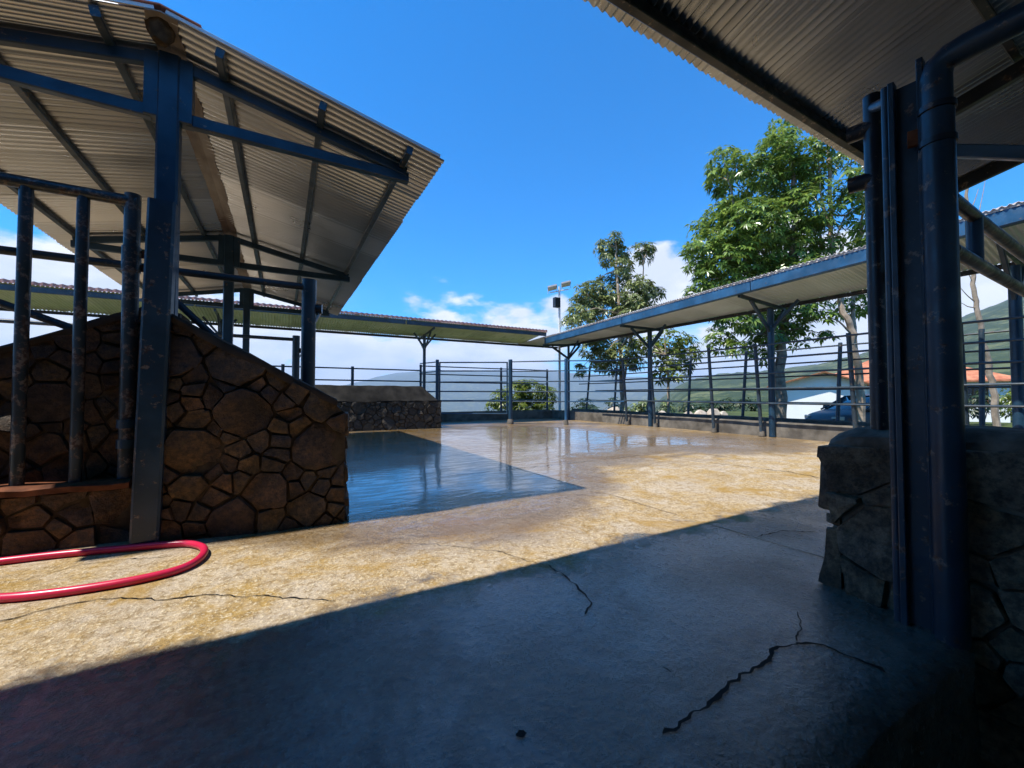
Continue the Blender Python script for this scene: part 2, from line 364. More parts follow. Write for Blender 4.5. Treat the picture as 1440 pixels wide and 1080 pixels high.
def thing(name, label, cat, loc, group=None):
    o = bpy.data.objects.new(name, None); col.objects.link(o); o.location = loc; o.empty_display_size = 0.2
    return tag(o, label, cat, group)
def tag(o, label, cat, group=None):
    o['label'] = label; o['category'] = cat
    if group: o['group'] = group
    return o
def struct(o): o['kind'] = 'structure'; return o
def inst(name, me, parent, mat):
    """a part that shares a mesh; mat is its world matrix"""
    o = bpy.data.objects.new(name, me); col.objects.link(o); o.parent = parent
    o.matrix_basis = Matrix.Translation(-root_loc(parent)) @ mat
    return o
def frame(o, x, y, z):
    m = Matrix.Identity(4)
    for i, a in enumerate((x, y, z, o)):
        for j in range(3): m[j][i] = a[j]
    return m

# ------------------------------------------------------------------ terrain
def lerp_tab(t, x):
    if x <= t[0][0]: return t[0][1]
    for (a, va), (b, vb) in zip(t, t[1:]):
        if x <= b: return va + (vb - va) * (x - a) / (b - a)
    return t[-1][1]
def sstep(a, b, x):
    t = max(0, min(1, (x - a) / (b - a))); return t*t*(3 - 2*t)
MTN = [(-180, 1.5), (-60, 1.4), (-30, .7), (-23, 1.0), (-20, 1.9), (-16, 3.0), (-10, 3.45), (-4, 3.3), (4, 3.45), (9, 3.0), (14, 2.6), (22, 2.2), (40, 2.0), (90, 2.5), (180, 1.5)]
HILL = [(12, -3), (17, -1.6), (20, .2), (23, 1.6), (27, 2.5), (32, 2.8), (37, 3.6), (43, 5.2), (48, 7.4), (53, 9.4), (65, 12), (90, 13), (130, 8), (160, 2)]
def terrain(r, az):
    p = FW * (r * math.cos(az)) + RT * (r * math.sin(az)); a = math.degrees(az)
    w = sstep(12, 24, a) * (1 - sstep(120, 160, a))
    R0 = 19 + 26 * w
    z = -0.5
    if r > R0:
        dr = r - R0
        zl = -0.5 - 520 * (1 - math.exp(-dr / 1100)) - 1.2 * (1 - math.exp(-dr / 3))
        zr = -0.5 - 14 * (1 - math.exp(-dr / 90))
        z = zl * (1 - w) + zr * w
    nz = noise.fractal(Vector((p.x*0.0016, p.y*0.0016, 3.1)), 1.0, 2.1, 6)
    nf = noise.fractal(Vector((p.x*0.012, p.y*0.012, 7.7)), 1.0, 2.1, 5)
    if w > 0:
        zh = 1.0 + r * math.tan(R(lerp_tab(HILL, a))) * 1.0
        up = sstep(250, 2400, r) * (1 - 0.35 * sstep(2500, 4500, r))
        z = z * (1 - up * w) + zh * up * w + (nf * 9 + nz * 16 + 5*abs(noise.noise(Vector((p.x*.045, p.y*.045, 2))))) * w * sstep(200, 900, r)
    up = sstep(3500, 11500, r)
    zm = r * math.tan(R(lerp_tab(MTN, a)))
    z = z * (1 - up) + zm * up + nz * 130 * sstep(2500, 8000, r) * (0.35 + 0.65 * math.sin(math.pi * min(1, up)))
    return p, z
def build_ground():
    azs = []
    a = -180.0
    while a < 180:
        azs.append(R(a)); a += 0.35 if -60 <= a < 62 else 6.0
    rs = [0.0] ; r = 2.0
    while r < 15500: rs.append(r); r *= 1.065 if r > 60 else 1.16
    n = len(azs); vs = [Vector((0, 0, -0.5))]; fs = []
    for r in rs[1:]:
        for az in azs:
            p, z = terrain(r, az); vs.append(Vector((p.x, p.y, z)))
    for j in range(n): fs.append([0, 1 + j, 1 + (j+1) % n])
    for i in range(len(rs) - 2):
        for j in range(n):
            b = 1 + i*n; fs.append([b + j, b + n + j, b + n + (j+1) % n, b + (j+1) % n])
    mb = MB().add(vs, fs); o = mb.build('ground', 'meadow', None, 'all'); struct(o)
    return o
build_ground()

# concrete yard, raised half a metre over the lane the camera stands in
def floor_h(x, y):
    return 0.010 * noise.noise(Vector((x*0.45, y*0.45, 1.3))) + 0.006 * noise.noise(Vector((x*1.3, y*1.3, 5.1)))
FX0, FX1, FY0, FY1 = -13.0, 10.4, 0.545, 15.3
def build_floor():
    nx, ny = 180, 120; vs = []; fs = []
    for j in range(ny + 1):
        for i in range(nx + 1):
            x = FX0 + (FX1 - FX0) * i / nx; y = FY0 + (FY1 - FY0) * j / ny
            if j == 0: y += 0.05 * noise.noise(Vector((x*2.1, 0, 9))) + 0.03 * noise.noise(Vector((x*7, 0, 4)))
            vs.append((x, y, floor_h(x, y) - (0.018 + 0.012*noise.noise(Vector((x*5, 2, 4))) if j == 0 else 0)))
    for j in range(ny):
        for i in range(nx): b = j*(nx+1) + i; fs.append([b, b+1, b+nx+2, b+nx+1])
    o = len(vs); per = list(range(nx+1))                                  # rough front riser
    rows = 4
    for k in range(1, rows + 1):
        for i in range(nx+1):
            x, y, z = vs[i]; vs.append((x, y + 0.02*noise.noise(Vector((x*6, k*3.3, 2))) , z - 0.14*k))
    prev = per
    for k in range(rows):
        cur = [o + k*(nx+1) + i for i in range(nx+1)]
        for i in range(nx): fs.append([prev[i], cur[i], cur[i+1], prev[i+1]])
        prev = cur
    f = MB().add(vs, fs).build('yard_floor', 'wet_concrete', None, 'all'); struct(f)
    def crack(pts, w, seed, name='crack'):
        q = random.Random(seed); P = []
        for a, b in zip(pts, pts[1:]):
            a, b = onfloor(*a), onfloor(*b); n = max(2, int((b-a).length / 0.018))
            for t in range(n):
                s = a.lerp(b, t/n); dv = (b-a).normalized(); s += Vector((-dv.y, dv.x, 0)) * (.028*noise.noise(s*7 + Vector((seed, 0, 0))) + .016*noise.noise(s*26))
                P.append(s)
        vs, fs = [], []
        for i, p in enumerate(P):
            dv = (P[min(i+1, len(P)-1)] - P[max(0, i-1)]).normalized(); nrm = Vector((-dv.y, dv.x, 0))
            ww = w * max(.35, 0.7 + 0.8*noise.noise(p*11)) * q.uniform(.7, 1.1) * (0.3 if i in (0, len(P)-1) else 1)
            for s in (-1, 1):
                v = p + nrm*s*ww/2; vs.append((v.x, v.y, floor_h(v.x, v.y) + 0.004))
        for i in range(len(P)-1): fs.append([2*i, 2*i+1, 2*i+3, 2*i+2])
        return MB().add(vs, fs).build(name, 'dark_gap', f, False)
    crack([(928,1022),(960,998),(985,983),(1040,945),(1085,912),(1112,897),(1150,903),(1200,922),(1245,945)], 0.019, 1)
    crack([(768,791),(795,805),(812,820),(828,842),(826,862)], 0.014, 2)
    crack([(1112,897),(1120,872),(1118,855)], 0.006, 3)
    crack([(560,760),(640,765),(700,772),(768,791)], 0.005, 4)
    crack([(0,872),(90,850),(150,838),(240,838),(330,832),(420,838),(480,842)], 0.009, 5)
    crack([(40,815),(110,793),(170,784),(250,779)], 0.006, 6)
    crack([(930,930),(948,942)], 0.008, 7)
    crack([(970,648),(1040,655),(1110,664),(1170,676)], 0.02, 8)
    crack([(640,668),(760,655),(900,640)], 0.015, 9)
    crack([(1060,752),(1100,746),(1150,748)], 0.016, 12)
    for k, (a, b) in enumerate((((2.9, 5.1), (10.1, 5.0)), ((6.3, 2.2), (6.2, 13.5)), ((-6, 8.6), (10.1, 8.7)), ((2.95, .6), (2.8, 5.1)))):
        vs = []; n = 120
        for i in range(n+1):
            p = Vector((a[0]+(b[0]-a[0])*i/n, a[1]+(b[1]-a[1])*i/n, 0)); dv = Vector((b[0]-a[0], b[1]-a[1], 0)).normalized(); nr = Vector((-dv.y, dv.x, 0))
            p += nr*.02*noise.noise(p*1.5 + Vector((k, 0, 0))); ww = .007*max(.15, .6 + noise.noise(p*4))
            for sg in (-1, 1): v = p + nr*sg*ww; vs.append((v.x, v.y, floor_h(v.x, v.y) + .0035))
        MB().add(vs, [[2*i, 2*i+1, 2*i+3, 2*i+2] for i in range(n)]).build('slab_joint', 'dirt', f, False)
    q = random.Random(3); c = onfloor(733, 1020)
    MB().add([(c.x, c.y, floor_h(c.x, c.y) + 0.004)] + [(c.x + .016*math.cos(a)*q.uniform(.7,1.2), c.y + .014*math.sin(a)*q.uniform(.7,1.2), floor_h(c.x, c.y) + 0.0035) for a in [i*.5236 for i in range(12)]],
             [[0, 1+i, 1+(i+1) % 12] for i in range(12)]).build('drain_hole', 'dark_gap', f, False)
build_floor()
fl = MB()
n = 40
fl.add([(-13 + 26*i/n, -4 + 4.70*j/n, -0.485 + 0.02*noise.noise(Vector((i*.9, j*.9, 0)))) for j in range(n+1) for i in range(n+1)],
       [[j*(n+1)+i, j*(n+1)+i+1, (j+1)*(n+1)+i+1, (j+1)*(n+1)+i] for j in range(n) for i in range(n)])
struct(fl.build('lane_floor', 'dirt', None, 'all'))

# ------------------------------------------------------------------ rubble stone walls
def clip(poly, px, py, nx, ny):
    """keep the side where (p - P).n <= 0"""
    out = []
    for i in range(len(poly)):
        a, b = poly[i], poly[(i+1) % len(poly)]
        da = (a[0]-px)*nx + (a[1]-py)*ny; db = (b[0]-px)*nx + (b[1]-py)*ny
        if da <= 0: out.append(a)
        if (da < 0 < db) or (db < 0 < da):
            t = da/(da-db); out.append((a[0]+(b[0]-a[0])*t, a[1]+(b[1]-a[1])*t))
    return out
def stones(parent, outline, org, u, v, nrm, size, seed, mat, gap=0.016, depth=0.022, small=0.42):
    q = random.Random(seed); u, v, nrm, org = Vector(u), Vector(v), Vector(nrm), Vector(org)
    xs = [p[0] for p in outline]; ys = [p[1] for p in outline]; seeds = []
    def inside(x, y):
        c = False
        for i in range(len(outline)):
            (x1, y1), (x2, y2) = outline[i], outline[i-1]
            if (y1 > y) != (y2 > y) and x < (x2-x1)*(y-y1)/(y2-y1)+x1: c = not c
        return c
    for k in range(2600):
        x, y = q.uniform(min(xs), max(xs)), q.uniform(min(ys), max(ys))
        if not inside(x, y): continue
        r = size * (q.uniform(0.25, 0.5) if k > 90 and q.random() < small else q.uniform(0.65, 1.3))
        if all(((x-a)/1.35)**2 + (y-b)**2 > ((r+c)*0.5)**2 * (0.85 if k < 1500 else 0.62) for a, b, c in seeds): seeds.append((x, y, r))
    for i, (x, y, r) in enumerate(seeds):
        poly = list(outline)
        for j, (a, b, c) in enumerate(seeds):
            if i == j: continue
            dx, dy = a-x, b-y; d2 = dx*dx + dy*dy; d = math.sqrt(d2)
            if d > 4*size: continue
            t = (d2 + (r*r - c*c)*0.25) / (2*d2); g = gap * q.uniform(0.3, 0.75) / d
            poly = clip(poly, x + dx*(t-g), y + dy*(t-g), dx, dy)
            if len(poly) < 3: break
        if len(poly) < 3: continue
        cx = sum(p[0] for p in poly)/len(poly); cy = sum(p[1] for p in poly)/len(poly)
        ring = []; p2 = []
        for k in range(len(poly)):                                     # long edges get a knee
            a, b = poly[k], poly[(k+1) % len(poly)]; p2.append(a); e = math.dist(a, b)
            if e > .16 and len(poly) < 9:
                o_ = q.uniform(-.010, .006); mx_, my_ = a[0] + (b[0]-a[0])*q.uniform(.3, .7), a[1] + (b[1]-a[1])*.5
                nl = math.hypot(mx_-cx, my_-cy) or 1
                p2.append((mx_ + (mx_-cx)/nl*o_, my_ + (my_-cy)/nl*o_))
        poly = p2
        for k in range(len(poly)):                                     # blunt the corners
            a, b, c = poly[k-1], poly[k], poly[(k+1) % len(poly)]
            if math.dist(a, b) < 0.02: continue
            for s, e in ((a, q.uniform(.03, .12)), (c, q.uniform(.03, .12))):
                ring.append((b[0] + (s[0]-b[0])*e + q.uniform(-1, 1)*0.005, b[1] + (s[1]-b[1])*e + q.uniform(-1, 1)*0.006))
        if len(ring) < 4: continue
        n = len(ring); dep = depth * q.uniform(0.4, 1.4); tx, ty = q.uniform(-.16, .16), q.uniform(-.16, .16)
        vs = []
        for sc_, h in ((1.0, -0.03), (1.0, dep*0.45), (0.965, dep*0.95), (0.7, dep)):
            for (a, b) in ring:
                ax, by = cx + (a-cx)*sc_, cy + (b-cy)*sc_
                hh = h + ((a-cx)*tx + (b-cy)*ty + 0 if h > 0 else 0)
                pp = org + u*ax + v*by; vs.append(pp + nrm*(hh + (.020*noise.noise(pp*7 + Vector((seed, i*3.1, 0))) + .008*noise.noise(pp*23) if h > 0 else 0)))
        pp = org + u*(cx + q.uniform(-.02, .02)) + v*(cy + q.uniform(-.02, .02)); vs.append(pp + nrm*(dep + .020*noise.noise(pp*7 + Vector((seed, i*3.1, 0))) + .008*noise.noise(pp*23)))
        fs = [[m_*n + k, m_*n + (k+1) % n, (m_+1)*n + (k+1) % n, (m_+1)*n + k] for m_ in range(3) for k in range(n)]
        fs += [[3*n + k, 3*n + (k+1) % n, 4*n] for k in range(n)]
        MB().add(vs, fs).build('stone', mat, parent, True)

# gable-shaped wall under the shed
def gable_wall():
    w = thing('gable_stone_wall', 'brown rubble stone wall with gable-shaped sloping top under the shed post', 'stone wall', (-.8, 3.8, 0))
    Z = Vector((0, 0, 1))
    def half(A, B, out, slope, seed):
        A, B = Vector(A), Vector(B); u = (A - B).normalized(); nrm = Vector((u.y, -u.x, 0))
        MB().prism([B + u*a + Z*b + nrm*-0.012 for a, b in out], nrm * -0.46).build('mortar_core', 'mortar', w, False)
        stones(w, out, B, u, (0, 0, 1), nrm, 0.27, seed, 'brown_stone', gap=0.012)
        p0, p1 = (B + u*a + Z*(b + .008) for a, b in slope); n = 16; vs = []; fs = []
        for i in range(n+1):                                              # mortar coping along the slope
            p = p0.lerp(p1, i/n)
            for k, (s, h) in enumerate(((0.03, -.04), (.035, .0), (.02, .022), (-.46, .024), (-.485, -.03))):
                vs.append(p + nrm*(s + rnd.uniform(-.006, .006)) + Vector((0, 0, h + .014*noise.noise(p*4 + Vector((k, 0, 0))))))
        for i in range(n):
            for k in range(5): fs.append([i*5+k, i*5+(k+1) % 5, (i+1)*5+(k+1) % 5, (i+1)*5+k])
        fs += [list(range(5)), list(range(n*5, n*5+5))]
        MB().add(vs, fs).build('coping', 'coping', w, True)
        return A, u, nrm
    L = 1.245
    A, u, nrm = half((.44, 3.50, 0), (-.80, 3.62, 0), [(0, -.02), (L, -.02), (L, .86), (L-.07, .93), (.10, 1.565), (0, 1.57)], ((L-.06, .935), (.03, 1.59)), 11)
    stones(w, [(0, 0), (.44, 0), (.44, .86), (0, .86)], A + nrm*-0.02, -nrm, (0, 0, 1), u, 0.24, 12, 'brown_stone')
    half((-.70, 4.02, 0), (-2.5, 4.02, 0), [(0, -.02), (1.8, -.02), (1.8, 1.64), (1.6, 1.65), (.1, .93), (0, .86)], ((1.62, 1.655), (.1, .935)), 13)
gable_wall()

def sill_wall():
    w = thing('low_stone_sill', 'low dark stone sill wall with rusty steel edge under the barred gate', 'stone wall', (-2.4, 3.84, 0))
    MB().box((-4.9, 3.805, -.03), (-.90, 3.95, .37)).build('mortar_core', 'mortar', w, False)
    stones(w, [(0, -.02), (4.0, -.02), (4.0, .36), (0, .36)], (-4.9, 3.80, 0), (1, 0, 0), (0, 0, 1), (0, -1, 0), .30, 21, 'brown_stone', depth=.02)
    vs = []; fs = []; n = 40; q = random.Random(5)
    for i in range(n+1):
        x = -4.9 + 3.99*i/n
        for (y, z) in ((3.75, .365), (3.745, .402), (3.78, .420), (3.95, .418), (3.97, .37)):
            vs.append((x, y + q.uniform(-.006, .006), z + .016*noise.noise(Vector((x*5, y*9, 0))) + .007*noise.noise(Vector((x*17, y*9, 3)))))
    for i in range(n):
        for k in range(5): fs.append([i*5+k, i*5+(k+1) % 5, (i+1)*5+(k+1) % 5, (i+1)*5+k])
    fs += [list(range(5)), list(range(n*5, n*5+5))]
    MB().add(vs, fs).build('steel_edge', 'rusty_steel', w, True)
sill_wall()

def trough():
    y0 = 12.05; x0, x1 = -2.5, 4.25
    w = thing('stone_feed_bunk', 'long stone-faced feed bunk with dark concrete top at the far end of the shed', 'feed bunk', ((x0+x1)/2, y0, 0))
    MB().box((x0, y0+.012, -.03), (x1, y0+.9, .80)).build('mortar_core', 'mortar', w, False)
    stones(w, [(0, -.02), (x1-x0, -.02), (x1-x0, .82), (0, .82)], (x0, y0, 0), (1, 0, 0), (0, 0, 1), (0, -1, 0), .30, 31, 'dark_stone', gap=.012, depth=.03)
    stones(w, [(0, -.02), (.9, -.02), (.9, .82), (0, .82)], (x1-.012, y0, 0), (0, 1, 0), (0, 0, 1), (1, 0, 0), .28, 32, 'dark_stone', gap=.012, depth=.03)
    q = random.Random(4); vs = []; fs = []; n = 26
    for i in range(n+1):
        x = x0 - .02 + (x1-x0+.04)*i/n
        k = sstep(x1 + .03, x1 - .55, x)
        for (y, z) in ((y0-.03, .80), (y0-.035, .84), (y0+.30, .84 + .44*k), (y0+.55, .84+.45*k), (y0+.93, .83), (y0+.9, .79)):
            vs.append((x, y + q.uniform(-.012, .012), z + q.uniform(-.012, .012)))
    for i in range(n):
        for k in range(6): fs.append([i*6+k, i*6+(k+1) % 6, (i+1)*6+(k+1) % 6, (i+1)*6+k])
    fs += [list(range(6)), list(range(n*6, n*6+6))]
    MB().add(vs, fs).build('concrete_top', 'black_concrete', w, True)
trough()

def near_wall():
    w = thing('dark_stone_wall', 'dark rubble stone wall in shade carrying the heavy gate post', 'stone wall', (2.75, .3, -.5))
    x0 = 2.52; L = 3.1; ytop = 1.12                                       # face looks to -X, runs along Y
    out = [(0, -.5), (2.55, -.5), (2.56, -.01), (L-.12, -.01), (L-.10, .1), (L-.05, .45), (L-.02, .68), (L-.02, .74), (0, .90)]
    core = [(x0+.012, ytop - L + a - .03, b) for a, b in out]
    MB().prism(core, (.50, 0, 0)).build('mortar_core', 'grey_mortar', w, False)
    stones(w, out, (x0, ytop - L, 0), (0, 1, 0), (0, 0, 1), (-1, 0, 0), .30, 41, 'grey_stone', gap=.012, depth=.03)
    stones(w, [(0, 0), (.5, 0), (.5, .72), (0, .72)], (x0, ytop - .06, 0), (1, 0, 0), (0, 0, 1), (0, 1, 0), .3, 42, 'grey_stone', depth=.05)
    vs = []; fs = []; n = 30; q = random.Random(8); prof = [(-.005, -.10), (-.022, -.05), (-.015, -.012), (.03, .016), (.10, .03), (.36, .03), (.54, .0), (.55, -.06)]; m = len(prof)
    for i in range(n+1):
        y = ytop - L + (L-.04)*i/n; zt = .93 - .13*i/n - (.05 if i == n else 0)
        e = 1 - .15*(i == n)
        for k, (a, b) in enumerate(prof):
            vs.append((x0 + .22 + (a-.22)*e + .03*noise.noise(Vector((y*6, k, 1))), y + q.uniform(-.01, .01), zt + b + .025*noise.noise(Vector((y*4, k*2, 8)))))
    for i in range(n):
        for k in range(m): fs.append([i*m+k, i*m+(k+1) % m, (i+1)*m+(k+1) % m, (i+1)*m+k])
    fs += [list(range(m)), list(range(n*m, n*m+m))]
    MB().add(vs, fs).build('coping', 'grey_mortar', w, True)
near_wall()

# ------------------------------------------------------------------ corrugated sheets
def sheet_mesh(name, width, length, mats, pitch=0.076, amp=0.010, seed=0, bent=0.004):
    """x across the corrugations, y along them, z up; slot 0 below, slot 1 above"""
    q = random.Random(seed); nx = int(width/pitch*6); ny = 4; mb = MB()
    def surf(dz):
        vs = []
        for j in range(ny+1):
            for i in range(nx+1):
                x = width*i/nx; y = length*j/ny
                vs.append((x, y, amp*math.sin(2*math.pi*x/pitch) + dz + bent*noise.noise(Vector((x*2, y*1.5, seed)))))
        return vs
    fs = [[j*(nx+1)+i, j*(nx+1)+i+1, (j+1)*(nx+1)+i+1, (j+1)*(nx+1)+i] for j in range(ny) for i in range(nx)]
    mb.cur = 0; mb.add(surf(0), [f[::-1] for f in fs]); mb.cur = 1; o = len(mb.v); mb.add(surf(0.003), fs)
    for j in (0, ny):
        for i in range(nx):
            a = j*(nx+1)+i; mb.f.append([a, a+1, o+a+1, o+a]); mb.mi.append(1)
    me = bpy.data.meshes.new(name); me.from_pydata(mb.v, [], mb.f)
    for m in mats: me.materials.append(M[m])
    me.polygons.foreach_set('material_index', mb.mi); me.polygons.foreach_set('use_smooth', [True]*len(me.polygons)); me.set_sharp_from_angle(angle=R(60))
    return me
def lay_sheets(parent, org, across, along, up, total, length, mats, seed, width=0.84, step=0.76, ragged=0.006, pitch=.076, amp=.017):
    q = random.Random(seed); across, along, up = (Vector(a).normalized() for a in (across, along, up))
    mes = [sheet_mesh('roof_sheet', width, length, mats, pitch, amp, seed=seed+i) for i in range(3)]
    cnt = max(2, int(math.ceil((total - width)/step)) + 1); step = (total - width)/(cnt - 1); s = 0.0
    for k in range(cnt):
        o = Vector(org) + across*s + up*(0.005*(k % 2)) + along*q.uniform(-ragged, ragged)
        m = frame(o, across, along, up) @ Matrix.Rotation(q.uniform(-.003, .003), 4, 'Z')
        inst('roof_sheet', mes[k % 3], parent, m); s += step

# ------------------------------------------------------------------ the open shed on the left
def left_shed():
    XR, SL, HW = -0.735, 0.22, 1.95
    YS = (3.72, 7.5, 11.0); Y0, Y1 = 3.42, 11.5; ZB = 3.0; ZT = 3.40; EX = 1.72
    s = thing('cattle_shed', 'open gable-roofed cattle shed with corrugated metal roof on single blue posts', 'shed', (XR, 7.4, 0))
    for i, y in enumerate(YS):
        MB().bar((XR, y, 0), (XR, y, ZT+.03), .13, .12, up=(0, 1, 0)).build('post', 'blue_paint', s)
        if i == 0:
            MB().bar((XR-.045, y-.13, -.02), (XR+.005, y-.13, 2.32), .15, .12, up=(0, 1, 0)).build('post_jacket', 'dark_post_paint', s)
        MB().box((XR-.135, y-.05, ZB-.04), (XR+.135, y+.05, ZT+.02)).build('gusset_plate', 'blue_paint', s)
        for sg in (-1, 1):
            MB().bar((XR+sg*.10, y, ZB), (XR+sg*EX, y, ZB), .06, .09).build('bottom_chord', 'blue_paint', s)
            MB().bar((XR+sg*.10, y-.004, ZT-.02), (XR+sg*(EX-.02), y-.004, ZB+.05), .058, .085).build('top_chord', 'blue_paint', s)
    def zr(dx): return ZT + .035 - SL*abs(dx)
    for sg in (-1, 1):
        for dx in (.32, .98, 1.66):
            MB().bar((XR+sg*dx, Y0+.02, zr(dx)+.035), (XR+sg*dx, Y1-.05, zr(dx)+.035), .05, .07, up=(sg*SL, 0, 1)).build('purlin', 'grey_blue_paint', s)
        al = Vector((sg, 0, -SL)).normalized(); up = Vector((sg*SL, 0, 1)).normalized()
        org = Vector((XR+sg*.02, Y0 if sg < 0 else Y0, zr(.02)+.085))
        if sg > 0: lay_sheets(s, org + Vector((0, Y1-Y0, 0)), (0, -1, 0), al, up, Y1-Y0, HW*1.02, ['galvanised_under', 'galvanised_top'], 51)
        else: lay_sheets(s, org, (0, 1, 0), al, up, Y1-Y0, HW*1.02, ['galvanised_under', 'galvanised_top'], 52)
    for sg in (-1, 1):
        MB().bar((XR+sg*.03, Y0-.012, zr(.03)+.10), (XR+sg*HW*.985, Y0-.012, zr(HW*.985)+.10), .012, .026, up=(sg*SL, 0, 1)).build('sunlit_edge_strip', 'galvanised_top', s)  # strip added to draw the bright sunlit front edge of the sheets
    # mud-caked flashing below the ridge and the cap above it
    n = 60; q = random.Random(2)
    for nm, dz, hw, mat in (('ridge_flashing', .075, .085, 'rust_flashing'), ('ridge_cap', .125, .22, 'red_top')):
        vs = []; fs = []
        for i in range(n+1):
            y = Y0 - .03 + (Y1-Y0+.06)*i/n
            a, b = (q.uniform(-.012, .012), q.uniform(-.012, .012)) if dz < .1 else (0, 0)
            for (x, z) in ((-hw+a, -SL*hw), (0, 0), (hw+b, -SL*hw), (hw+b, -SL*hw-.006), (0, -.008), (-hw+a, -SL*hw-.006)): vs.append((XR+x, y, ZT+.035+dz+z))
        for i in range(n):
            for k in range(6): fs.append([i*6+k, i*6+(k+1) % 6, (i+1)*6+(k+1) % 6, (i+1)*6+k])
        fs += [list(range(6)), list(range(n*6, n*6+6))]
        MB().add(vs, fs).build(nm, mat, s, False)
    for (y, x, r) in ((3.52, -.02, .075),):
        mb = MB(); mb.tube([(XR+x, y, ZT-.01), (XR+x, y+.01, ZT+.05), (XR+x, y, ZT+.12)], [r*.5, r, r*1.05], 12)
        for v in mb.v: v += Vector((noise.noise(v*22), noise.noise(v*22 + Vector((9, 0, 0))), noise.noise(v*22 + Vector((0, 9, 0)))))*.022
        mb.build('mud_nest', 'nest_mud', s)
left_shed()

# ------------------------------------------------------------------ the roof over the camera
def near_shed():
    SL = .23; YE, ZE = 2.04, 3.62; X0, X1 = -7.5, 7.35; YR = -.35
    s = thing('near_shed', 'dark corrugated roof on rafters that shades the foreground floor', 'shed', (0, YR, -.5))
    zr = lambda y: ZE + SL*(YE - y)
    up = Vector((0, SL, 1)).normalized(); al = Vector((0, 1, -SL)).normalized()
    lay_sheets(s, (X0, YR, zr(YR)), (1, 0, 0), al, up, X1-X0, (YE-YR)*1.035, ['galvanised_near', 'galvanised_top'], 61, ragged=.012)
    lay_sheets(s, (X1, YR-.03, zr(YR)), (-1, 0, 0), Vector((0, -1, -SL)), Vector((0, -SL, 1)), X1-X0, 5.6, ['galvanised_near', 'galvanised_top'], 62)  # unseen rear slope, lengthened to keep sky light off the foreground
    for y, h in ((1.90, .12), (.85, .07), (-.2, .07)):
        MB().bar((X0+.1, y, zr(y)-.02-h/2), (X1-.02, y, zr(y)-.02-h/2), .06, h, up=(0, SL, 1)).build('eave_beam' if y > 1.5 else 'purlin', 'dark_pipe_paint', s)
    for y in (-1.2, -2.4): MB().bar((X0+.1, y, zr(2*YR-y)-.07), (X1-.02, y, zr(2*YR-y)-.07), .06, .07).build('purlin', 'dark_pipe_paint', s)
    for x in (-6.7, -2.7, 1.3, 5.32):
        MB().bar((x, 1.84, zr(1.84)-.185), (x, YR, zr(YR)-.185), .07, .13).build('rafter', 'dark_pipe_paint', s)
        MB().bar((x, YR, zr(YR)-.185), (x, -5.4, zr(2*YR+5.4)-.185), .07, .13).build('rafter', 'dark_pipe_paint', s)
        MB().bar((x, 1.62, zr(1.62)-.26), (x, YR+.05, 2.35), .07, .11).build('knee_brace', 'blue_paint', s)
        MB().bar((x, YR, -.5), (x, YR, zr(YR)-.14), .14, .14, up=(0, 1, 0)).build('post', 'blue_paint', s)
    MB().box((X0, -5.75, -.6), (X1, -5.55, 2.45)).build('added_back_wall', 'added_wall_plaster', s, False)  # unseen wall, added to block sky light and darken the foreground
    MB().prism([(X0-.1, -5.5, -.6), (X0-.1, 1.85, -.6), (X0-.1, 1.85, 3.4), (X0-.1, YR, 3.9), (X0-.1, -5.5, 2.5)], (.1, 0, 0)).build('added_side_wall', 'added_wall_plaster', s, False)  # unseen wall, added to cut sky light coming from the left
    MB().bar((X1-.04, 1.95, zr(1.95)-.10), (X1-.04, YR, zr(YR)-.10), .06, .15).build('verge_beam', 'dark_pipe_paint', s)
near_shed()

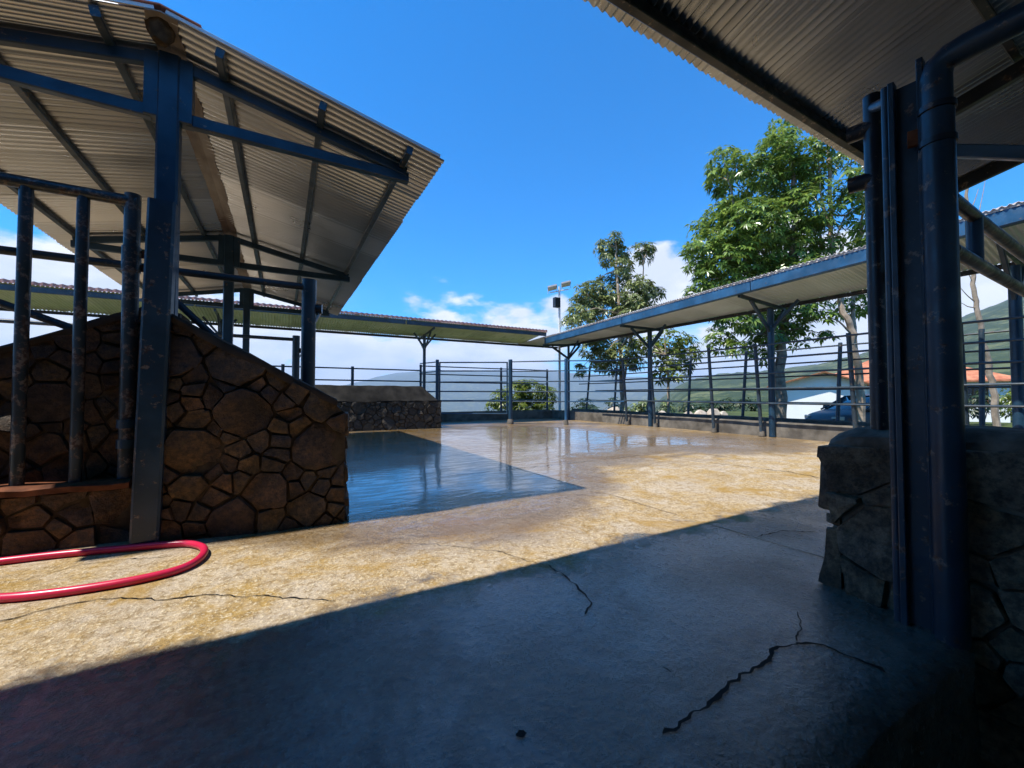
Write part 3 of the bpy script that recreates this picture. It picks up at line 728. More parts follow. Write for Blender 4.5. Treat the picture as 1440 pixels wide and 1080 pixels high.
# ------------------------------------------------------------------ walkway roofs
def edge_strip(parent, fn, L, out, mat='red_lip', hgt=.05):
    """wavy red lip of the sheets standing over a fascia"""
    n = int(L/.0253); vs = []; fs = []
    for i in range(n+1):
        p = fn(i/n); w = math.sin(2*math.pi*i*.0253/.152)
        a_ = p + out*.010*w; t_ = Vector((0, 0, hgt + .009*w)); b_ = Vector((0, 0, -.02)); vs += [a_ + b_, a_ + t_, a_ - out*.012 + t_, a_ - out*.012 + b_]
    for i in range(n):
        for k in range(4): fs.append([i*4+k, i*4+(k+1) % 4, (i+1)*4+(k+1) % 4, (i+1)*4+k])
    MB().add(vs, fs).build('sheet_edge', mat, parent, True)
def walkway_back():
    YI, YO, ZI, ZO = 13.25, 15.2, 3.47, 3.24; X0, X1 = -13.0, 9.0; SL = (ZI-ZO)/(YO-YI)
    s = thing('walkway_roof', 'long lean walkway roof with red top and greenish underside behind the shed', 'walkway roof', (0, 14.4, 0))
    lay_sheets(s, (X1, YI-.06, ZI), (-1, 0, 0), (0, 1, -SL), (0, SL, 1), X1-X0, YO-YI+.12, ['algae_under', 'red_top'], 71, width=.988, step=.9, pitch=.076, amp=.016)
    edge_strip(s, lambda t: Vector((X0+(X1-X0)*t, YI-.045, ZI+.03)), X1-X0, Vector((0, -1, 0)))
    for x in (X0, X0+5.5, X0+11, X0+16.5): MB().bar((x, YI-.005, ZI-.09), (min(x+5.46, X1-.02), YI-.005, ZI-.09), .05, .13).build('fascia', 'grey_blue_paint', s)
    MB().bar((X0, YO-.03, ZO-.075), (10.9, YO-.03, ZO-.075), .05, .08).build('outer_beam', 'dark_pipe_paint', s)
    for x in (-7.6, -1.6, 4.45):
        MB().tube([(x, 14.4, 0), (x, 14.4, 3.2)], .055, 12).build('post', 'grey_blue_paint', s)
        MB().bar((x, YI+.05, ZI-.19), (x, YO-.05, ZO-.15), .05, .07).build('rafter', 'grey_blue_paint', s)
        for sg in (-1, 1): MB().bar((x, 14.4, 2.62), (x+.02, 14.4+sg*.68, 3.24-.09*(sg+1)), .045, .06).build('brace', 'grey_blue_paint', s)
        for sg in (-1, 1): MB().bar((x, 14.38, 2.72), (x+sg*.4, 14.36, 3.23), .045, .06).build('brace', 'grey_blue_paint', s)
walkway_back()
def walkway_right():
    XI, XO = 8.95, 11.0; Y0, Y1 = -4.5, 13.3
    zi = lambda y: 3.61 - .034*(y-3); zo = lambda y: 3.32 - .004*(y-3)
    s = thing('walkway_roof', 'straight walkway roof with broad blue fascia and pale underside over the cattle lane', 'walkway roof', (10, 4, 0))
    mes = [sheet_mesh('roof_sheet', .988, XO-XI+.14, ['white_under', 'galvanised_top'], .076, .016, seed=81+i) for i in range(3)]
    y = Y0; k = 0
    while y < Y1 + 1.5:
        al = Vector((XO-XI, 0, zo(y)-zi(y))).normalized(); ac = Vector((0, 1, zi(y+1)-zi(y))).normalized(); up = al.cross(ac).normalized(); up = up if up.z > 0 else -up
        ac = up.cross(al).normalized(); ac = ac if ac.y > 0 else -ac
        inst('roof_sheet', mes[k % 3], s, frame(Vector((XI-.06, y, zi(y)+.02+.005*(k % 2))), ac, al, ac.cross(al).normalized()*-1 if ac.cross(al).z < 0 else ac.cross(al).normalized()))
        y += .90; k += 1
    edge_strip(s, lambda t: Vector((XI-.035, Y0+(Y1-Y0)*t, zi(Y0+(Y1-Y0)*t))), Y1-Y0, Vector((-1, 0, 0)), 'grey_lip', .03)
    for a, b in ((Y0, .6), (.62, 5.2), (5.22, 9.1), (9.12, Y1)):
        MB().bar((XI, a, zi(a)-.13), (XI, b, zi(b)-.13), .06, .24, bev=.02).build('fascia', 'blue_paint_pale', s)
        MB().bar((XI+.05, a, zi(a)-.225), (XI+.05, b, zi(b)-.225), .12, .03).build('fascia_lip', 'blue_paint_pale', s)
    MB().bar((XO-.03, Y0, zo(Y0)-.07), (XO-.03, 15.1, zo(15)-.07), .05, .09).build('outer_beam', 'dark_pipe_paint', s)
    for y in (-2.0, 1.75, 5.55, 9.3, 13.6):
        x = 10.32
        MB().tube([(x, y, 0), (x, y, 3.1)], .075 if y < 13 else .05, 12).build('post', 'blue_paint', s)
        MB().bar((XI+.1, y, zi(y)-.245), (XO-.06, y, zo(y)-.15), .06, .08).build('rafter', 'blue_paint', s)
        MB().bar((x, y, 2.52), (XI+.55, y, zi(y)-.29), .06, .08).build('brace', 'blue_paint', s)
        MB().bar((x, y, 2.52), (XO-.12, y-.02, zo(y)-.2), .06, .08).build('brace', 'blue_paint', s)
        MB().bar((x, y, 2.6), (x+.02, y-.62, 3.2), .05, .07).build('brace', 'blue_paint', s)
walkway_right()

# ------------------------------------------------------------------ kerbs and fences
def kerb(name, a, b, w, h):
    a, b = Vector(a), Vector(b); d = (b-a).normalized(); x = Vector((d.y, -d.x, 0)); n = max(4, int((b-a).length/.35)); vs = []; fs = []
    prof = [(-w/2, -.55), (-w/2, h-.03), (-w/2+.03, h), (w/2-.03, h), (w/2, h-.03), (w/2, -.55)]; m = len(prof)
    for i in range(n+1):
        p = a.lerp(b, i/n)
        for k, (s, z) in enumerate(prof): vs.append(p + x*(s + .012*noise.noise(p*1.7 + Vector((k, 0, 0)))) + Vector((0, 0, z + (.02*noise.noise(p*1.3 + Vector((0, k, 0))) if z > 0 else 0))))
    for i in range(n):
        for k in range(m): fs.append([i*m+k, i*m+(k+1) % m, (i+1)*m+(k+1) % m, (i+1)*m+k])
    fs += [list(range(m)), list(range(n*m, n*m+m))]
    return struct(MB().add(vs, fs).build(name, 'old_concrete', None, True))
kerb('kerb', (10.46, -4.5, 0), (10.46, 14.9, 0), .22, .36)
kerb('kerb', (4.3, 15.0, 0), (10.34, 15.0, 0), .24, .36)
kerb('kerb', (-13, 15.02, 0), (4.28, 15.02, 0), .24, .9)
kerb('kerb', (11.55, -4.5, 0), (11.55, 14.9, 0), .2, .40)

def lean_fence(label, xb, ys, lean, heights, z0, paint, r, foot=False, y0=-4.4, y1=11.6, h=2.25):
    s = thing('pipe_fence', label, 'fence', (xb, 5, 0))
    q = random.Random(int(xb*10))
    for i, y in enumerate(ys):
        l = lean + q.uniform(-.05, .05); dy = q.uniform(-.05, .05)
        MB().tube([(xb, y, z0), (xb + l, y+dy, h + q.uniform(-.02, .05))], .042, 10).build('post', paint, s)
        if foot: MB().tube([(xb, y, 0), (xb+.005, y, .07), (xb+.01, y, .13)], [.075, .07, .055], 10).build('concrete_foot', 'old_concrete', s)
    for z in heights:
        t = (z-z0)/(h-z0); pts = []; n = 8
        for i in range(n+1): pts.append((xb + lean*t - math.copysign(.05, lean)*-1 , y0 + (y1-y0)*i/n, z + q.uniform(-.012, .012)))
        MB().tube(pts, r, 8).build('rail', paint, s)
lean_fence('row of leaning pipe fence posts with horizontal rails standing in front of the kerb', 10.2, (-1.6, .4, 2.3, 3.85, 5.74, 7.0, 9.0, 10.2), -.22, (.82, 1.17, 1.52, 1.87, 2.2), 0, 'grey_blue_paint', .021, True)
lean_fence('outward-leaning pipe fence along the outer side of the covered cattle lane', 11.5, (-2, .2, 2.4, 4.7, 7.0, 8.8, 10.5, 12.2, 13.9), .2, (.8, 1.15, 1.5, 1.85, 2.2), .35, 'grey_blue_paint', .02, False, -4.4, 14.6)

# angled gate and fence across the far corner
PA, PB, PC = Vector((4.75, 13.85, 0)), Vector((6.98, 12.55, 0)), Vector((8.42, 11.25, 0)); PD = Vector((10.06, 10.2, 0))
def corner_gate():
    g = thing('gate', 'closed blue pipe gate of six bars across the far corner beside the feed bunk', 'gate', (PA+PB)/2)
    a, b = PA.lerp(PB, .035), PA.lerp(PB, .955)
    hs = (.36, .80, 1.14, 1.47, 1.86, 2.16)
    for h in hs: MB().tube([a + Vector((0, 0, h)), b + Vector((0, 0, h))], .023, 8).build('bar', 'blue_paint', g)
    for p in (a, b): MB().tube([p + Vector((0, 0, .34)), p + Vector((0, 0, 2.18))], .028, 8).build('stile', 'blue_paint', g)
    for h in (.7, 1.9): MB().tube([PA + Vector((0, 0, h)), a + Vector((0, 0, h))], .02, 8).build('hinge', 'dark_pipe_paint', g)
    f = thing('pipe_fence', 'short run of pipe rails on thick posts joining the corner gate to the lane fence', 'fence', PB)
    for p, r, mt in ((PA, .06, 'blue_paint'), (PB, .07, 'blue_paint'), (PC, .05, 'blue_paint_pale')):
        MB().tube([p, p + Vector((0, 0, 2.26))], r, 12).build('post', mt, f)
        MB().tube([p + Vector((0, 0, -.01)), p + Vector((0, 0, .1)), p + Vector((0, 0, .17))], [r*1.7, r*1.6, r*1.25], 12).build('concrete_foot', 'old_concrete', f)
    for h in (.79, 1.13, 1.48, 1.84, 2.18):
        MB().tube([PB + Vector((0, 0, h)), PC + Vector((0, 0, h))], .021, 8).build('rail', 'blue_paint', f)
        MB().tube([PC + Vector((0, 0, h)), PD + Vector((0, 0, h))], .021, 8).build('rail', 'blue_paint_pale', f)
        MB().tube([PA + Vector((0, 0, h)), Vector((4.45, 14.9, h))], .02, 8).build('rail', 'blue_paint', f)
corner_gate()
def back_fence():
    f = thing('pipe_fence', 'low pipe railing on the back kerb behind the feed bunk and corner gate', 'fence', (3, 15, .3))
    for x in (-9, -6, -3, 0, 2.1): MB().tube([(x, 15.0, .85), (x, 15.0, 2.0)], .05, 10).build('post', 'grey_blue_paint', f)
    for z in (1.52, 1.93): MB().tube([(-13, 15.0, z), (4.45, 15.0, z)], .024, 8).build('rail', 'grey_blue_paint', f)
    for x in (4.5, 7.9, 10.2): MB().tube([(x, 15.0, .3), (x, 15.0, 2.15)], .045, 10).build('post', 'blue_paint', f)
    for z in (.8, 1.15, 1.5, 1.8, 2.1): MB().tube([(4.45, 15.0, z), (10.25, 15.0, z)], .022, 8).build('rail', 'blue_paint', f)
back_fence()

# pen frames under the shed
def pen_frame(y, label, braces):
    g = thing('pen_frame', label, 'pen frame', (.2, y, 0), None)
    MB().tube([(.2, y, -.01), (.2, y, 2.06)], .06, 14).build('post', 'grey_blue_paint', g)
    MB().tube([(.2, y, 1.99), (-4.5, y, 2.02)], .03, 10).build('rail', 'grey_blue_paint', g)
    MB().tube([(-4.5, y, -.01), (-4.5, y, 2.06)], .06, 12).build('post', 'grey_blue_paint', g)
    for a, b in braces: MB().tube([(a[0], y+.06, a[1]), (b[0], y+.06, b[1])], .028, 10).build('brace', 'grey_blue_paint', g)
    MB().tube([(.2, y+.02, 1.80), (.31, y, 1.80)], .045, 12).build('latch_sleeve', 'dark_pipe_paint', g)
    MB().tube([(.215, y-.03, 1.6), (.30, y, 1.77)], .012, 6).build('latch_rod', 'white_metal', g)
pen_frame(4.16, 'blue-grey pipe pen frame with sloping braces just behind the gable-shaped stone wall', [((-2.6, 2.0), (-1.15, 1.41)), ((-.80, 1.80), (-.35, 1.33))])
pen_frame(8.2, 'blue-grey pipe pen frame further back under the shed', [])

# barred gate at the left
def barred_gate():
    y = 3.86; Z1 = 2.42
    g = thing('barred_gate', 'heavy blue-grey gate of vertical pipe bars standing on the low sill', 'gate', (-2.4, y, .42))
    X1 = -.955
    MB().tube([(X1, y, .42), (X1, y, Z1+.02)], .047, 14).build('stile', 'gate_paint', g)
    MB().tube([(-4.7, y, .42), (-4.7, y, Z1)], .047, 14).build('stile', 'gate_paint', g)
    MB().tube([(X1+.03, y-.005, Z1-.03), (-4.7, y-.005, Z1-.03)], .040, 12).build('top_rail', 'gate_paint', g)
    x = X1 - .255
    while x > -4.3:
        MB().tube([(x, y, .41), (x, y, Z1-.03)], .034, 12).build('bar', 'gate_paint', g); x -= .27
    for z in (.66, .80): MB().tube([(X1, y, z-.03), (X1, y, z+.03)], .058, 14).build('collar', 'blue_paint', g)
    for z in (2.02, 1.92): MB().bar((X1+.02, y+.01, z), (XJ, y+.03, z), .03, .05).build('hinge', 'rusty_steel', g)
    MB().tube([(X1, y, 1.88), (X1, y, 2.06)], .055, 14).build('collar', 'gate_paint', g)
XJ = -.80
barred_gate()

# gate post at the right
def right_post():
    g = thing('gate_post', 'heavy dark blue steel gate post of channel and round pipe beside the camera', 'gate post', (2.42, .68, 0))
    c = Vector((2.405, .698, 0)); H = 2.41
    d = Vector((.10, -.995, 0)).normalized(); x = Vector((d.y, -d.x, 0))
    a, b = c - d*.046, c + d*.048
    MB().bar(a + Vector((0, 0, -.02)), a + Vector((0, 0, H)), .055, .022, up=d).build('flange', 'dark_post_paint', g)
    MB().bar(b + Vector((0, 0, -.02)), b + Vector((0, 0, H+.05)), .055, .022, up=d).build('flange', 'dark_post_paint', g)
    MB().bar((a+b)/2 + Vector((.02, 0, -.02)), (a+b)/2 + Vector((.02, 0, H-.02)), .014, .10, up=d).build('web', 'dark_post_paint', g)
    p = Vector((2.41, .605, 0)); r = .055
    MB().tube([p + Vector((0, 0, -.03)), p + Vector((0, 0, 2.20))], r, 20).build('pipe', 'dark_post_paint', g)
    MB().tube([p + Vector((0, 0, 2.18)), p + Vector((0, 0, 2.35)), p + Vector((0, -.012, 2.395)), p + Vector((0, -.045, 2.415)), p + Vector((0, -.09, 2.42)), p + Vector((0, -1.9, 2.44))], r*.95, 20).build('elbow_pipe', 'dark_post_paint', g)
    for z in (2.07, 2.215): MB().tube([p + Vector((0, 0, z-.012)), p + Vector((0, 0, z+.012))], r*1.12, 20).build('weld_ring', 'dark_pipe_paint', g)
    MB().bar(p + Vector((-.03, .085, 2.12)), p + Vector((.0, .01, 2.12)), .02, .07).build('hinge_lug', 'rusty_steel', g)
    t = Vector((2.63, .893, 0))
    MB().tube([t + Vector((0, 0, .78)), t + Vector((0, 0, 2.54))], .038, 14).build('side_pipe', 'dark_pipe_paint', g)
    MB().tube([t + Vector((0, 0, 2.48)), a + Vector((.02, .01, 2.36))], .026, 12).build('tie_pipe', 'dark_post_paint', g)
    MB().tube([a + Vector((.0, .022, .0)), a + Vector((.0, .022, H+.0))], .018, 12).build('edge_pipe', 'dark_post_paint', g)
    for z in (2.38, 2.11): MB().tube([t + Vector((0, 0, z)), t + Vector((-.02, .10, z))], .04, 12).build('hinge_stub', 'dark_pipe_paint', g)
right_post()
def side_rails():
    g = thing('pipe_railing', 'pair of horizontal pipes joined by a short strut beyond the heavy gate post', 'railing', (4, .66, 0))
    for z in (1.86, 1.635): MB().tube([(2.53, .60, z), (5.2, .66, z)], .028, 12).build('rail', 'gate_paint', g)
    MB().tube([(2.90, .61, 1.635), (2.90, .61, 1.86)], .03, 10).build('strut', 'blue_paint', g)
    MB().tube([(5.2, .66, -.5), (5.2, .66, 2.0)], .05, 12).build('post', 'gate_paint', g)
side_rails()

# ------------------------------------------------------------------ hose
def hose():
    ctrl = [(-420, 842), (-200, 812), (0, 788), (90, 777), (170, 769), (240, 763), (272, 762), (291, 768), (287, 781), (262, 796), (215, 809), (150, 821), (70, 832), (0, 838), (-150, 846), (-300, 850)]
    P = [onfloor(a, b, .022) for a, b in ctrl]; pts = []
    for i in range(1, len(P)-2):
        for k in range(10):
            t = k/10; p0, p1, p2, p3 = P[i-1:i+3]
            pts.append(.5*((2*p1) + (p2-p0)*t + (2*p0-5*p1+4*p2-p3)*t*t + (3*p1-p0-3*p2+p3)*t**3))
    pts = [Vector((p.x, p.y, floor_h(p.x, p.y) + .023)) for p in pts]
    o = MB().tube(pts, .0215, 16).build('water_hose', 'hose_rubber', None, True, org=pts[40])
    tag(o, 'thick pinkish red water hose looped on the wet yard floor', 'hose')
hose()

# ------------------------------------------------------------------ floodlight pole
def floodlights():
    b = at(787, 590, 18.5); b.z = -.5; H = at(787, 402, 18.5).z
    g = thing('floodlight_pole', 'tall grey pole with two floodlights behind the far corner of the walkways', 'light pole', b)
    MB().tube([b, b + Vector((0, 0, H + .5))], [.06, .045], 12).build('pole', 'white_metal', g)
    t = b + Vector((0, 0, H + .5))
    MB().tube([t - RT*.42 - Vector((0, 0, .28)), t + RT*.42 - Vector((0, 0, .12))], .025, 8).build('crossarm', 'white_metal', g)
    for s, zz in ((-.32, -.05), (.30, .12)):
        c = t + RT*s + Vector((0, 0, zz)); nrm = (-FW*.35 + Vector((0, 0, -1)) ).normalized(); side = (RT + Vector((0, 0, .25))).normalized()
        f = MB().bar(c - side*.21, c + side*.21, .30, .10, up=-nrm).build('floodlight', 'lamp_grey', g)
        MB().bar(c - side*.18 + nrm*.055, c + side*.18 + nrm*.055, .25, .012, up=-nrm).build('lens', 'led_lens', f)
        for k in (-1, 1): MB().bar(c + side*.2*k, c + side*.2*k - Vector((0, 0, .25)), .03, .012).build('bracket', 'white_metal', f)
    c = t + Vector((-.15, 0, -.75))
    MB().box(c - Vector((.14, .1, .22)), c + Vector((.14, .1, .22))).build('control_box', 'dark_pipe_paint', g)
floodlights()

# ------------------------------------------------------------------ trees
def leaf_whorls(blobs, per, size, seed, droop=.35, nleaf=(6, 9), fill=.25):
    """blobs: (centre, radius); whorls of folded leaves, denser towards the skin of each blob"""
    q = random.Random(seed); mb = MB()
    for c, rad, dens in blobs:
        n = max(6, int(per * 3.2 * dens * rad * rad))
        for _ in range(n):
            while True:
                d = Vector((q.uniform(-1, 1), q.uniform(-1, 1), q.uniform(-1, 1)))
                if .05 < d.length <= 1: break
            d = d.normalized() * (d.length ** (fill + .25))
            p = c + Vector((d.x, d.y, d.z*.92)) * rad * (1 + .25*noise.noise(c*3 + d*2.1))
            ax = (d*.7 + Vector((q.uniform(-.5, .5), q.uniform(-.5, .5), .75))).normalized()
            s1 = ax.cross(Vector((q.uniform(-1, 1), q.uniform(-1, 1), q.uniform(-1, 1)))).normalized(); s2 = ax.cross(s1)
            m = q.randint(*nleaf); a0 = q.uniform(0, 6.28)
            for i in range(m):
                a = a0 + 6.283*i/m + q.uniform(-.3, .3); out = s1*math.cos(a) + s2*math.sin(a)
                L = size*q.uniform(.65, 1.25); W = L*q.uniform(.30, .42)
                dr = (out + ax*q.uniform(.0, .35) + Vector((0, 0, -droop*q.uniform(.4, 1.6)))).normalized()
                sd = dr.cross(ax); sd = (sd if sd.length > .01 else s1).normalized(); nn = sd.cross(dr)
                b = p + out*.015; e = b + dr*L + Vector((0, 0, -L*.22))
                md = b + dr*L*.5 - nn*W*.12
                mb.add([b, md + sd*W*.5 + nn*W*.12, e, md - sd*W*.5 + nn*W*.12, md], [[0, 1, 4], [1, 2, 4], [2, 3, 4], [3, 0, 4]])
    return mb
def leaf_build(mb, name, mat, parent):
    me = bpy.data.meshes.new(name); o = root_loc(parent); me.from_pydata([p - o for p in mb.v], [], mb.f); me.materials.append(M[mat])
    ob = bpy.data.objects.new(name, me); col.objects.link(ob); ob.parent = parent; return ob
def limb(pts, r0, r1, seed, n=8, seg=6):
    q = random.Random(seed); out = []; pts = [Vector(p) for p in pts]
    for a, b in zip(pts, pts[1:]):
        for k in range(seg): out.append(a.lerp(b, k/seg) + Vector((q.uniform(-1, 1), q.uniform(-1, 1), 0))*r0*.35*(1 if out else 0))
    out.append(pts[-1]); k = len(out)
    return MB().tube(out, [r0 + (r1-r0)*i/(k-1) for i in range(k)], n)
def tree(name, label, base, trunks, blobpx, d, per, size, mat, bark, seed, jit=.9, **kw):
    q = random.Random(seed); base.z = -.52
    g = thing(name, label, 'tree', base, None)
    blobs = []
    for (px, py, rp, *dn) in blobpx:
        dd = d + q.uniform(-jit, jit); blobs.append((at(px, py, dd), 1.1*rp*dd/F_PX, dn[0] if dn else 1.0))
    tp = []
    for i, (path, r0, r1) in enumerate(trunks):
        pts = [base if k == 0 and i == 0 else at(a, b, d + (0 if k < 2 else q.uniform(-.3, .3))) for k, (a, b) in enumerate(path)]
        limb(pts, r0, r1, seed+i).build('trunk' if i == 0 else 'limb', bark, g); tp += [pts[0].lerp(pts[-1], t) if len(pts) == 2 else pts[min(len(pts)-1, int(t*(len(pts)-1)+.5))] for t in (.4, .6, .8, 1)]
    for i, (c, r, _) in enumerate(blobs):                                 # a branch to every clump
        s = min(tp, key=lambda p: (p - c).length + max(0, p.z - c.z)*2)
        mid = s.lerp(c, .55) + Vector((0, 0, .12*(c-s).length))
        limb([s, mid, c], .035, .010, seed + 90 + i, 6, 3).build('branch', bark, g)
    leaf_build(leaf_whorls(blobs, per, size, seed, **kw), 'crown', mat, g)
    return g
tree('broadleaf_tree', 'tall broadleaf tree with dense glossy green crown rising over the blue fascia', at(1097, 590, 13.6),
     [([(1097, 590), (1100, 500), (1112, 400), (1125, 300), (1115, 200)], .19, .05), ([(1096, 560), (1080, 470), (1050, 360), (1030, 250)], .09, .03), ([(1112, 400), (1060, 330), (1005, 345)], .07, .03), ([(1108, 440), (1160, 350), (1150, 250)], .06, .03)],
     [(1022, 222, 22), (1045, 226, 18), (1015, 250, 16), (1035, 262, 24), (1028, 290, 18), (1105, 178, 24), (1098, 205, 26), (1125, 215, 28), (1080, 235, 24), (1120, 250, 34), (1150, 230, 26), (1085, 275, 28), (1145, 285, 34), (1110, 310, 40), (1060, 310, 36), (1025, 325, 32), (1000, 345, 24), (990, 375, 20), (1025, 365, 36), (1070, 355, 42), (1115, 355, 38), (1150, 335, 30), (1040, 395, 32), (1000, 392, 20), (1095, 390, 30), (1060, 300, 24), (985, 320, 14), (985, 408, 18), (1012, 300, 18), (978, 348, 14), (1015, 410, 22), (1060, 405, 26), (1045, 345, 30),
      (1020, 440, 20), (1050, 438, 26), (1085, 455, 28), (1115, 440, 26), (1012, 475, 18), (1035, 488, 12), (1070, 490, 20), (1145, 425, 22), (1120, 470, 18), (1165, 470, 10)],
     13.6, 52, .215, 'leaf_deep', 'bark_grey', 101, fill=.2)
tree('forked_tree', 'pale-trunked forked tree with open leafy crown beyond the cattle lane', at(1213, 585, 12.9),
     [([(1213, 585), (1208, 530), (1200, 470), (1185, 425), (1175, 330), (1172, 200)], .13, .05), ([(1205, 500), (1203, 420), (1215, 330), (1225, 260)], .07, .03), ([(1175, 330), (1160, 270), (1158, 215)], .04, .015), ([(1174, 300), (1200, 255), (1205, 215)], .04, .015), ([(1176, 340), (1195, 300), (1215, 280)], .03, .012)],
     [(1170, 190, 20), (1200, 225, 20), (1215, 250, 22), (1205, 275, 16), (1225, 300, 22), (1210, 335, 16), (1185, 370, 15), (1215, 370, 20), (1150, 370, 16), (1230, 340, 20), (1160, 305, 10), (1185, 430, 14), (1215, 425, 18), (1230, 400, 18), (1240, 240, 22), (1255, 290, 25), (1165, 445, 12)],
     12.9, 30, .25, 'leaf_deep', 'bark_pale', 131)
tree('slender_tree', 'slender greyish tree with small top tufts between light pole and tall broadleaf tree', at(876, 585, 17.2),
     [([(876, 585), (874, 520), (872, 440), (868, 380), (868, 345)], .10, .03), ([(874, 560), (888, 470), (905, 400), (907, 365)], .05, .02), ([(872, 470), (845, 430), (830, 420)], .04, .02)],
     [(866, 333, 11), (852, 346, 13), (870, 352, 13), (855, 362, 10), (876, 372, 13), (872, 388, 15), (880, 362, 8), (903, 348, 10), (915, 346, 9), (908, 358, 9), (824, 408, 13), (838, 408, 15), (855, 410, 16), (830, 428, 17), (850, 432, 18), (872, 420, 18), (895, 412, 18), (915, 408, 9), (900, 432, 16), (925, 412, 10), (812, 440, 14), (828, 448, 14), (875, 445, 16), (800, 452, 9), (905, 400, 13), (893, 395, 10), (920, 434, 9), (845, 390, 7),
      (830, 488, 14), (850, 486, 17), (870, 495, 14), (845, 505, 14), (885, 480, 12), (815, 520, 9), (860, 515, 13), (835, 470, 14), (890, 505, 14), (812, 425, 12), (878, 460, 15)],
     17.2, 72, .20, 'leaf_grey', 'bark_pale', 151, fill=.2)
tree('young_tree', 'young yellowish green tree showing under the walkway roof behind the first Y-shaped post', at(938, 588, 15.2),
     [([(938, 588), (940, 540), (938, 500), (935, 470)], .055, .02)],
     [(920, 485, 18), (945, 480, 20), (965, 485, 16), (905, 500, 14), (935, 505, 18), (960, 508, 16), (925, 525, 12), (950, 525, 10), (975, 495, 10), (900, 480, 10)],
     15.2, 30, .24, 'leaf_yellow', 'bark_pale', 171)
def bare_tree():
    b = at(1400, 590, 14); b.z = -.52
    g = thing('bare_tree', 'leafless pale tree with thin bent trunk beyond the lane on the house side', 'tree', b)
    P = [b] + [at(x, y, 14) for x, y in ((1397, 545), (1386, 490), (1378, 440), (1373, 390), (1371, 330), (1369, 270), (1366, 200))]
    limb(P, .10, .035, 7).build('trunk', 'bark_pale', g)
    for i, (a, e) in enumerate((((1376, 425), (1352, 400)), ((1374, 400), (1362, 365)), ((1372, 350), (1395, 250)), ((1371, 320), (1352, 250)), ((1370, 300), (1385, 262)), ((1375, 432), (1355, 425)))):
        p0, p1 = at(*a, 14), at(*e, 14); limb([p0, p0.lerp(p1, .5) + Vector((0, 0, -.05)), p1], .022, .007, i, 6, 3).build('branch', 'bark_pale', g)
bare_tree()
def bush(name, label, blobpx, d, per, size, mat, seed, zb, group=None):
    q = random.Random(seed); xs = [b[0] for b in blobpx]; base = at(sum(xs)/len(xs), 556, d); base.z = zb
    g = thing(name, label, 'bush', base, group); blobs = []
    for (px, py, rp) in blobpx:
        dd = d + q.uniform(-.5, .5); c = at(px, py, dd); blobs.append((c, rp*dd/F_PX, 1.0))
        limb([base + Vector((q.uniform(-.1, .1), q.uniform(-.1, .1), 0)), base.lerp(c, .6), c], .03, .01, seed, 6, 3).build('stem', 'bark_grey', g)
    leaf_build(leaf_whorls(blobs, per, size, seed, fill=.3), 'foliage', mat, g)
bush('round_bush', 'rounded yellow-green bush growing behind the corner gate rails', [(705, 560, 15), (725, 552, 18), (748, 550, 18), (768, 555, 16), (715, 575, 14), (740, 575, 20), (765, 575, 16), (690, 572, 8), (735, 542, 10)], 19.5, 90, .19, 'leaf_yellow', 201, -1.2)
bush('roadside_shrub', 'bright green shrub by the pale bare trunk near the house', [(1418, 562, 16), (1440, 555, 22), (1465, 555, 22), (1430, 575, 14)], 17, 36, .22, 'leaf_yellow', 211, -.52)
bush('roadside_shrub', 'dark green shrub right of the orange house roof', [(1378, 562, 16), (1366, 572, 14), (1392, 570, 12)], 21, 36, .22, 'leaf_dark', 213, -.52)
k = 0
for px0, d, mt, lb in ((830, 30, 'leaf_dark', 'low dark shrub beyond the lane fence near the light pole'), (905, 34, 'leaf_grey', 'low greyish shrub beyond the young yellowish tree'), (965, 38, 'leaf_dark', 'low dark hedge-like shrub left of the lawn strip'), (1025, 42, 'leaf_dark', 'dark shrub at the lawn edge left of the house')):
    k += 1; q = random.Random(300+k)
    bush('low_shrub', lb, [(px0 + q.uniform(-34, 34), 572 + q.uniform(-6, 8), q.uniform(8, 13)) for _ in range(7)], d, 14, .4, mt, 220+k, -.8)
# rubble boulders
for i, (px, py, r) in enumerate(((862, 573, .42), (873, 577, .3), (930, 578, .3), (985, 577, .36), (1003, 575, .3), (1016, 578, .22), (968, 579, .25))):
    d = 21.0; c = at(px, py, d); c.z = -.5; q = random.Random(400+i); bm = bmesh.new(); bmesh.ops.create_icosphere(bm, subdivisions=2, radius=1)
    up = max(.35, at(px, py, d).z + .5)
    mb = MB(); mb.add([c + Vector((v.co.x*r*1.4, v.co.y*r, up*.5 + v.co.z*up*.55)) + v.co*noise.noise(v.co*1.7 + Vector((i*5, 0, 0)))*.12 for v in bm.verts], [[v.index for v in f.verts] for f in bm.faces]); bm.free()
    o = mb.build('boulder', 'pale_rock', None, True, org=c)
    tag(o, ('large squarish pale boulder beside the slender greyish tree', 'small pale boulder against the large squarish one', 'lone pale boulder at the foot of the young yellowish tree', 'broad pale boulder heading the rubble row by the lawn strip', 'pale boulder in the middle of the rubble row', 'smallest pale boulder ending the rubble row on the house side', 'low pale boulder just before the broad one of the rubble row')[i], 'boulder', 'pale boulders outside the lane fence')

